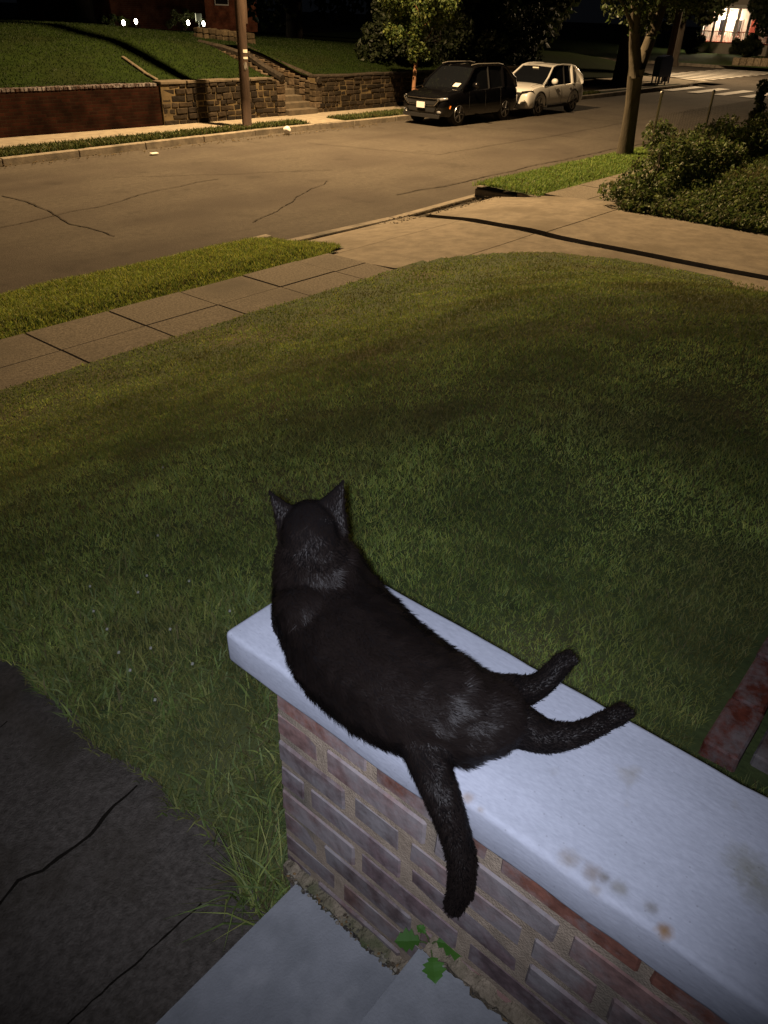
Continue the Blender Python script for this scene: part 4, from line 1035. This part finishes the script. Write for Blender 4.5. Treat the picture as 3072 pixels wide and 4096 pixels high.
for s in (-1, 1):
    bm = bmesh.new(); add_tube(bm, [(.0, s*.58, .74), (.05, s*.70, .755), (.22, s*.80, .775)], [.03, .045, .028], 8); bmobj('headlight', bm, M['lens'], t, smooth=True)
    bm = bmesh.new(); add_tube(bm, [(-.01, s*.60, .40), (.06, s*.70, .41)], .045, 10); bmobj('fog_light', bm, M['lens'], t, smooth=True)
    bm = bmesh.new(); add_tube(bm, [(.30, s*(hw-.01), .50), (.34, s*(hw-.005), .58)], .02, 6); bmobj('side_reflector', bm, plain('amber', (.6, .18, .03), .3), t)
    bm = bmesh.new(); add_tube(bm, [(1.7, s*.56, 1.615), (2.0, s*.57, 1.645), (3.2, s*.57, 1.64), (3.5, s*.56, 1.60)], .014, 6); bmobj('roof_rail', bm, M['metal'], t)
bmobj('license_plate', poly_slab([(-.075, -.16, .50), (-.075, .15, .50), (-.075, .15, .66), (-.075, -.16, .66)], .02), M['plate'], t)
bmobj('front_bumper', poly_slab([(-.02, -.68, .24), (-.02, .68, .24), (-.04, .72, .34), (-.04, -.72, .34)], .05), plain('dark_bumper', (.03, .03, .032), .5), t)
bmobj('lower_intake', poly_slab([(-.012, -.48, .40), (-.012, .48, .40), (-.018, .55, .53), (-.018, -.55, .53)], .05), M['black'], t)
# windscreen contents: paper on the dash
bm = bmesh.new(); add_box(bm, 1.02, 1.20, -.58, -.36, 1.085, 1.10, 0, 0, Matrix.Rotation(-.5, 3, 'Y')); bmobj('dash_paper', bm, M['paper'], t)
# white crossover
t, hw = car('parked_car', (25.75, 16.10, 0), 4.05, 1.70, 1.52, 2.42, .75, M['whitepaint'], 'white crossover parked behind the black SUV', belt=.93, hood=.96, wr=.345)
bmobj('grille', poly_slab([(-.015, -.40, .36), (-.015, .40, .36), (-.02, .52, .74), (-.02, -.52, .74)], .06), M['black'], t)
bm = bmesh.new(); add_tube(bm, [(-.03, -.52, .745), (-.04, -.36, .50), (-.04, 0, .44), (-.04, .36, .50), (-.03, .52, .745)], .014, 6); bmobj('grille_trim', bm, M['chrome'], t)
for s in (-1, 1):
    bm = bmesh.new(); add_tube(bm, [(-.005, s*.52, .745), (.06, s*.66, .765), (.30, s*.80, .80)], [.03, .04, .022], 8)
    for v in bm.verts: v.co.z = .76+(v.co.z-.76)*.8
    bmobj('headlight', bm, M['glass'], t, smooth=True)
    bm = bmesh.new(); add_tube(bm, [(.02, s*.56, .748), (.08, s*.70, .765)], .016, 6); bmobj('headlight_chrome', bm, M['chrome'], t)
    bm = bmesh.new(); add_tube(bm, [(.03, s*.64, .52), (.10, s*.72, .40)], [.03, .035], 8); bmobj('fog_recess', bm, M['black'], t)
    for k, x in enumerate((.78, 3.17)):
        bm = bmesh.new(); q = [(x+math.cos(a)*.40, s*(hw-.025), .345+math.sin(a)*.40) for a in np.linspace(-.1, math.pi+.1, 15)]; add_tube(bm, q, .035, 6); bmobj('wheel_arch', bm, M['black'], t)
    for k in range(2):
        bm = bmesh.new(); add_tube(bm, [(1.85+k*.92, sy_(t, 1.85+k*.92, .80, s)+s*.006, .80), (2.0+k*.92, sy_(t, 2.0+k*.92, .805, s)+s*.006, .805)], .011, 6); bmobj('door_handle', bm, M['chrome'], t)
    bm = bmesh.new(); add_box(bm, 1.2, 2.75, s*hw-.04, s*hw-.006, .24, .33, .01); bmobj('sill', bm, M['black'], t)
bm = bmesh.new(); add_box(bm, 1.62, 1.66, -.12, .12, 1.40, 1.44, .005); bmobj('window_sticker', bm, M['paper'], t)
# ================================================================ GARDEN LIGHTS ON THE BANK
def spotlamp(loc, aimv, label, power=14, col=(1, .80, .55)):
    t = empty('garden_spotlight', loc, label=label, cat='garden light', group='garden spotlights on the bank')
    bm = bmesh.new(); add_tube(bm, [(0, 0, -.18), (0, 0, .0)], .012, 6); bmobj('stake', bm, M['darkmetal'], t)
    bm = bmesh.new(); add_tube(bm, [(0, .10, 0), (0, 0, 0), (0, -.02, 0)], [.05, .075, .078], 12); bmobj('housing', bm, M['darkmetal'], t)
    bm = bmesh.new(); r = bmesh.ops.create_uvsphere(bm, u_segments=14, v_segments=8, radius=.085)
    for v in bm.verts: v.co = Vector((v.co.x*.9, v.co.y*.35-.03, v.co.z*1.15))
    bmobj('bulb', bm, M['lampglow'], t, smooth=True)
    l = light('garden_light', 'POINT', (loc[0], loc[1]-.25, loc[2]+.1), power, col, .05)
for i, (x, y, z, d, tx) in enumerate([(21.25, 32, 2.22, 1, 'leftmost of the four bright garden spotlights'), (21.85, 32, 2.28, 1, 'second bright garden spotlight from the left'),
                        (24.5, 32, 2.26, 1, 'third bright garden spotlight, just left of the pale yard sign'), (25.33, 32, 2.24, 1, 'rightmost of the four bright garden spotlights')]):
    spotlamp((x, y, z), d, tx, 9 if i < 2 else 5, (1, .80, .55) if i < 2 else (.95, .95, .6))
shrub((21.4, 32.7, 2.0), (.8, .4, .3), 1400, (.03, .07), 'low shrub lit by the left pair of garden spotlights')
shrub((24.8, 32.7, 2.0), (1.1, .4, .35), 1600, (.03, .07), 'low shrub lit by the right pair of garden spotlights', [(.10, .10, .04), (.14, .15, .05)])
t = empty('yard_sign', (24.95, 31.8, 2.0), label='small pale rounded yard sign between the right pair of spotlights', cat='sign')
bm = bmesh.new(); add_box(bm, -.16, .16, -.012, .012, .32, .62, .05, segs=3) if False else add_box(bm, -.16, .16, -.02, .02, .32, .62, .009); bmobj('panel', bm, M['wwood'], t)
bm = bmesh.new(); add_tube(bm, [(0, 0, 0), (0, 0, .34)], .015, 6); bmobj('post', bm, M['wwood'], t)
# brick house on the hill
def house(name, loc, w_, d_, h_, wallm, label, wins, roof=True, rz=0):
    t = empty(name, loc, rz, label=label, cat='house')
    bm = bmesh.new(); add_box(bm, -w_/2, w_/2, 0, d_, -.5, h_); bmobj('wall', bm, wallm, t)
    if roof:
        bm = bmesh.new(); o_ = .4
        v = [bm.verts.new(c) for c in ((-w_/2-o_, -o_, h_+.003), (w_/2+o_, -o_, h_+.003), (w_/2+o_, d_+o_, h_+.003), (-w_/2-o_, d_+o_, h_+.003), (-w_/2-o_, d_/2, h_+2.6), (w_/2+o_, d_/2, h_+2.6))]
        for f in ((0, 1, 5, 4), (2, 3, 4, 5), (0, 4, 3), (1, 2, 5), (0, 3, 2, 1)): bm.faces.new([v[i] for i in f])
        bmobj('roof', bm, M['roof'], t)
    for (x, z, ww, hh, m) in wins:
        bm = bmesh.new(); add_box(bm, x-ww/2-.07, x+ww/2+.07, -.06, -.001, z-.07, z+hh+.07, .01); f = bmobj('window', bm, M['wwood'], t)
        bm = bmesh.new(); add_box(bm, x-ww/2, x+ww/2, -.075, -.0605, z, z+hh); bmobj('pane', bm, M[m], f)
    return t
t = house('brick_house', (25.3, 35.0, 2.1), 5.2, 8, 5.6, M['housebrick'], 'dim red brick house behind the garden spotlights', [(-1.5, 3.3, .9, 1.3, 'darkwin'), (1.5, 3.3, .9, 1.3, 'darkwin')])
t = house('brick_house', (35, 46, 2.0), 12, 9, 6, M['housebrick'], 'unlit brick house in the dark behind the trees', [(-3, 1, 1, 1.4, 'darkwin'), (0, 1, 1, 1.4, 'darkwin'), (3, 1, 1, 1.4, 'darkwin')])
# ================================================================ LIT PORCH HOUSE, far right
HX, HY = 86.0, 29.6
hs = empty('porch_house', (HX, HY, .6), math.radians(-90), label='house with a brightly lit white porch across the crossing', cat='house')
bm = bmesh.new(); add_box(bm, -3.7, 3.6, 2.2, 11, -1, 6.0); bmobj('wall', bm, M['clap'], hs)
bm = bmesh.new(); add_box(bm, -3.3, 3.3, 0, 2.19, -.6, .75); bmobj('porch_base', bm, M['clap'], hs)
bm = bmesh.new(); add_box(bm, -3.4, 3.4, -.1, 2.19, .753, .84, .01); bmobj('porch_floor', bm, M['redfloor'], hs)
bm = bmesh.new(); add_box(bm, -3.6, 3.6, -.3, 2.19, 3.5, 3.8, .01); bmobj('porch_roof', bm, M['wwood'], hs)
for x in (-3.2, -2.1, -1.1, 0, 1.1, 2.1, 3.2):
    bm = bmesh.new(); add_box(bm, x-.11, x+.11, .0, .22, .842, 3.498, .01); bmobj('porch_column', bm, M['wwood'], hs)
bm = bmesh.new(); add_box(bm, -3.2, 3.2, .06, .14, 1.62, 1.70, .01); bmobj('railing', bm, M['redfloor'], hs)
bm = bmesh.new()
for k in range(34):
    x = -3.05+k*.185
    add_box(bm, x-.02, x+.02, .08, .12, .842, 1.618)
bmobj('balusters', bm, M['wwood'], hs)
bm = bmesh.new(); add_box(bm, .6, 1.5, 2.12, 2.198, .9, 2.95, .01); bmobj('door', bm, M['redfloor'], hs)
for x in (-2.0, -.6, 2.4):
    bm = bmesh.new(); add_box(bm, x-.4, x+.4, 2.13, 2.198, 1.3, 2.7, .01); f = bmobj('window', bm, M['wwood'], hs)
    bm = bmesh.new(); add_box(bm, x-.33, x+.33, 2.11, 2.129, 1.37, 2.63); bmobj('pane', bm, M['darkwin'], f)
bm = bmesh.new(); bmesh.ops.create_uvsphere(bm, u_segments=12, v_segments=8, radius=.18)
for v in bm.verts: v.co += Vector((-1.6, 1.6, 2.95))
bmobj('porch_lamp', bm, plain('porch_lamp_glow', (1, 1, 1), .5, emit=(1, .86, .66), es=40), hs)
light('porch_light', 'POINT', (HX+1.3, HY+1.6, 3.2), 420, (1, .78, .55), .15)
shrub((83.5, 27.2, .5), (1.4, 1.2, .9), 4200, (.08, .16), 'rounded dark shrub in front of the lit porch', DG, 22)
shrub((83.6, 32.3, .5), (.8, .7, .8), 2500, (.08, .16), 'small dark shrub left of the lit porch', DG, 14)
t = house('far_house', (49.3, 34.5, .4), 9, 8, 5, M['farclap'], 'pale house with one lit window seen through the trees', [(0.2, 1.4, .9, 1.9, 'window'), (-3, 1.4, 1, 1.5, 'darkwin')], rz=math.radians(-40))
# sign board lit on the side street, low stone kerb blocks
t = empty('low_stone_wall', (0, 0, 0), label='low pale stone wall at the corner right of the far lawn', cat='wall')
bm = bmesh.new(); cols = []
for k in range(26):
    n0 = len(bm.faces); x = 71.5+k*.15; y = 24.0-k*.5; add_box(bm, x, x+.5, y-.26, y+.24, .1, .75+random.uniform(-.08, .05), .04, .03); cols += [np.array((.34, .27, .18))*random.uniform(.6, 1.2)]*(len(bm.faces)-n0)
o = bmobj('stonework', bm, M['stone'], t); set_tint(o, cols)
kerb_line('kerb', [(70, 60), (70, 25), (71.2, 23.2), (75, 20.5)], .2, -.05, .17, M['kerb'], seg=3, kind='structure')
kerb_line('kerb', [(46.5, 17.8), (49.3, 18.4), (50.6, 20.2), (50.8, 60)], .18, -.05, .16, M['kerb'], seg=2, kind='structure')

# ================================================================ THE CAT
CH = {
 'spine': [(0.5565, 0.5738, 2.3820, 0.0355), (0.5488, 0.5660, 2.3680, 0.0386), (0.5620, 0.5743, 2.3350, 0.0491), (0.5684, 0.5683, 2.2950, 0.0642), (0.5571, 0.5394, 2.2620, 0.0773), (0.5363, 0.4778, 2.2480, 0.0872), (0.5268, 0.4111, 2.2450, 0.0824), (0.5303, 0.3554, 2.2430, 0.0753), (0.5479, 0.3162, 2.2380, 0.0608), (0.5682, 0.2983, 2.2280, 0.0480)],
 'chest': [(0.5605, 0.5780, 2.3600, 0.0355), (0.5862, 0.6162, 2.2500, 0.0444), (0.5575, 0.5855, 2.2350, 0.0485)],
 'tail': [(0.4882, 0.3294, 2.2320, 0.0302), (0.4730, 0.3062, 2.2220, 0.0248), (0.4639, 0.2815, 2.2000, 0.0213), (0.4677, 0.2622, 2.1500, 0.0189), (0.4689, 0.2477, 2.1050, 0.0175), (0.4706, 0.2439, 2.0500, 0.0169), (0.4666, 0.2475, 2.0100, 0.0123)],
 'legU': [(0.5850, 0.3223, 2.2250, 0.0370), (0.6300, 0.3057, 2.2120, 0.0254), (0.6655, 0.2860, 2.2070, 0.0180), (0.6895, 0.2773, 2.2150, 0.0156), (0.7156, 0.2749, 2.2220, 0.0151)],
 'legL': [(0.5587, 0.3041, 2.2250, 0.0389), (0.5931, 0.2715, 2.2140, 0.0297), (0.6112, 0.2353, 2.2040, 0.0212), (0.6428, 0.2082, 2.2020, 0.0152), (0.6854, 0.1925, 2.2000, 0.0134), (0.7046, 0.1849, 2.2000, 0.0138)],
 'foreL': [(0.5400, 0.5865, 2.2500, 0.0323), (0.5363, 0.6046, 2.2100, 0.0210), (0.5666, 0.6475, 2.1980, 0.0139), (0.6134, 0.6863, 2.1960, 0.0130)],
 'muzzle': [(0.5540, 0.5700, 2.3800, 0.0350), (0.5790, 0.6040, 2.3550, 0.0270), (0.5960, 0.6300, 2.3420, 0.0190)],
 'foreR': [(0.5850, 0.5700, 2.2500, 0.0300), (0.5850, 0.5850, 2.2120, 0.0200), (0.5960, 0.6250, 2.1980, 0.0140), (0.6040, 0.6500, 2.1960, 0.0130)],
}

def fur_mat():
    m, n, p = newmat('black_fur'); L = n.links
    p.inputs['Base Color'].default_value = (.0062, .0042, .0036, 1); p.inputs['Roughness'].default_value = .5
    p.inputs['Specular IOR Level'].default_value = .10
    p.inputs['Sheen Weight'].default_value = 0; p.inputs['Sheen Roughness'].default_value = .4
    return m
M['fur'] = fur_mat()
def build_cat():
    bm = bmesh.new()
    def ball(c, r, sq=(1, 1, 1)):
        rr = bmesh.ops.create_icosphere(bm, subdivisions=2, radius=1)
        for v in rr['verts']: v.co = Vector((v.co.x*r*sq[0], v.co.y*r*sq[1], v.co.z*r*sq[2])) + Vector(c)
    seg = []
    for nm, ch in CH.items():
        P = [np.array(c[:3]) for c in ch]; R_ = [c[3] for c in ch]
        # Catmull-Rom through the joints
        for i in range(len(P)-1):
            p0 = P[max(i-1, 0)]; p1 = P[i]; p2 = P[i+1]; p3 = P[min(i+2, len(P)-1)]
            L_ = np.linalg.norm(p2-p1); n = max(3, int(L_/(min(R_[i], R_[i+1])*.3)))
            for k in range(n+1):
                t = k/n
                q = .5*((2*p1)+(-p0+p2)*t+(2*p0-5*p1+4*p2-p3)*t*t+(-p0+3*p1-3*p2+p3)*t**3)
                r = R_[i]+(R_[i+1]-R_[i])*t
                fur_ = 1.0 if nm in ('spine', 'chest', 'tail') else 1.0
                sq = (1, 1, .82) if (nm == 'spine' and r > .05) else (1, 1, 1)
                ball(q, r*fur_, sq); seg.append((q, (p2-p1)/(L_+1e-9), nm, r))
    # haunch, shoulder blades, cheeks, toes
    ball((.535, .335, 2.255), .060, (1.0, 1.0, .9)); ball((.560, .322, 2.240), .046); ball((.535, .305, 2.225), .040)
    ball((.515, .545, 2.285), .040); ball((.578, .53, 2.275), .034)
    ball((.545, .590, 2.366), .024); ball((.583, .565, 2.364), .024)
    for c, d in (((.7170, .2740, 2.223), (.012, -.006, .006)), ((.7045, .1840, 2.202), (.014, -.004, 0)), ((.6134, .6863, 2.196), (.004, .012, 0)), ((.6040, .6500, 2.196), (.004, .012, 0))):
        c = Vector(c); d = Vector(d); sd = d.cross(Vector((0, 0, 1))).normalized()
        for k in (-1.5, -.5, .5, 1.5): ball(c+d*.8+sd*k*.0052+Vector((0, 0, .001)), .0070, (1, 1, .9))
    # ears: triangular cups
    def ear(a, b, t, out):
        a, b, t, out = map(Vector, (a, b, t, out)); n = 16
        for i in range(n+1):
            for j in range(n+1-i):
                u, v = i/n, j/n; w_ = 1-u-v
                p_ = a*w_ + b*u + t*v; edge = 1-4*w_*u/(max((w_+u), .01)**2)
                p_ = p_ - out*.005*(1-edge)*(1-v); ball(p_, .0024+.0030*(1-v)**2)
    ear((.5690, .5770, 2.402), (.5830, .5400, 2.376), (.5925, .5500, 2.444), (.6, .5, .2))
    ear((.5480, .5950, 2.400), (.5330, .6050, 2.376), (.5245, .6125, 2.434), (-.4, .9, .2))
    me = bpy.data.meshes.new('body'); bm.to_mesh(me); bm.free()
    o = bpy.data.objects.new('body', me); COL.objects.link(o)
    r = o.modifiers.new('r', 'REMESH'); r.mode = 'VOXEL'; r.voxel_size = .0024; r.use_smooth_shade = True
    s = o.modifiers.new('s', 'SMOOTH'); s.iterations = 14; s.factor = .5
    bpy.context.view_layer.update(); apply_mods(o)
    me = o.data; nv = len(me.vertices); co = np.zeros(nv*3, np.float32); me.vertices.foreach_get('co', co); co = co.reshape(-1, 3)
    # rest on the coping
    on = (co[:, 0] > .487) & (co[:, 0] < .733) & (co[:, 1] < .69) & (co[:, 2] < 2.1815)& (co[:, 2] > 2.10)
    co[on, 2] = 2.1815
    side = (co[:, 0] > .4875) & (co[:, 2] < 2.1785) ; co[side & (co[:, 0] < .60), 0] = .4875
    me.vertices.foreach_set('co', co.ravel()); me.update()
    me.materials.append(plain('cat_skin', (.004, .0032, .0032), .9, spec=.02)); me.polygons.foreach_set('use_smooth', [True]*len(me.polygons))
    # fur strands
    npoly = len(me.polygons); cen = np.zeros(npoly*3, np.float32); me.polygons.foreach_get('center', cen); cen = cen.reshape(-1, 3)
    nor = np.zeros(npoly*3, np.float32); me.polygons.foreach_get('normal', nor); nor = nor.reshape(-1, 3)
    ar = np.zeros(npoly, np.float32); me.polygons.foreach_get('area', ar)
    nh = 130000; k = rng.choice(npoly, nh, p=ar/ar.sum())
    P = cen[k] + rng.normal(size=(nh, 3))*.0009; Nn = nor[k]
    sp = np.array([s_[0] for s_ in seg]); sd = np.array([s_[1] for s_ in seg]); sr = np.array([s_[3] for s_ in seg])
    nmz = np.array([{'spine': 1.0, 'tail': .5, 'chest': .9, 'muzzle': .3}.get(s_[2], .36) for s_ in seg])
    D = np.zeros((nh, 3)); Ls = np.zeros(nh)
    for c in range(0, nh, 4000):
        q = P[c:c+4000]; dd = np.linalg.norm(q[:, None]-sp[None], axis=2)-sr[None]*.9; j = dd.argmin(1)
        D[c:c+4000] = sd[j]; Ls[c:c+4000] = nmz[j]
    head = P[:, 2] > 2.345; Ls[head] *= .45
    earm = P[:, 2] > 2.405; Ls[earm] *= .9
    D += rng.normal(size=(nh, 3))*.22
    # fur clumps: neighbours lean the same way
    cl = np.array([[mnoise.noise(Vector(p*60)), mnoise.noise(Vector(p*60+7)), mnoise.noise(Vector(p*60+13))] for p in P])
    D += cl*.9
    T = D - Nn*(D*Nn).sum(1)[:, None]; T /= np.linalg.norm(T, axis=1)[:, None]+1e-9
    lift = rng.uniform(.15, .75, nh); H = T + Nn*lift[:, None]; H /= np.linalg.norm(H, axis=1)[:, None]
    ln = Ls*rng.uniform(.006, .0165, nh)
    wdir = np.cross(H, Nn); wdir /= np.linalg.norm(wdir, axis=1)[:, None]+1e-9
    wd = rng.uniform(.00035, .0007, nh)[:, None]*wdir
    P0 = P - Nn*.001; mid = P0 + H*ln[:, None]*.55; tip = mid + (H*.75 + T*.35 + Nn*-.06)*ln[:, None]*.5
    tip[(tip[:, 0] > .487) & (tip[:, 0] < .735) & (tip[:, 2] < 2.1825) & (tip[:, 2] > 2.165), 2] = 2.1825
    V = np.stack([P0-wd, P0+wd, mid+wd*.8, mid-wd*.8, tip], 1).reshape(-1, 3); oo = np.arange(nh)*5
    F = np.concatenate([np.stack([oo, oo+1, oo+2], 1), np.stack([oo, oo+2, oo+3], 1), np.stack([oo+3, oo+2, oo+4], 1)])
    root = empty('cat', (.53, .43, 2.18), label='black cat lying on the grey coping, back turned, tail hanging down', cat='cat')
    o.parent = root; o.location = -root.location
    f = npmesh('fur', V, F, M['fur'], root); f.location = -root.location
    for c in ((.5780, .6180, 2.372), (.6030, .5990, 2.372)):
        b = bmesh.new(); bmesh.ops.create_uvsphere(b, u_segments=14, v_segments=10, radius=.0075)
        for v in b.verts: v.co += Vector(c)
        e = bmobj('eye', b, plain('cat_eye', (.35, .30, .05), .1, coat=1), root, smooth=True); e.location = -root.location
    b = bmesh.new(); bmesh.ops.create_uvsphere(b, u_segments=10, v_segments=8, radius=.0045)
    for v in b.verts: v.co = Vector((v.co.x*1.2, v.co.y*1.2, v.co.z*.7)) + Vector((.6090, .6480, 2.350))
    e = bmobj('nose', b, M['black'], root, smooth=True); e.location = -root.location
build_cat()
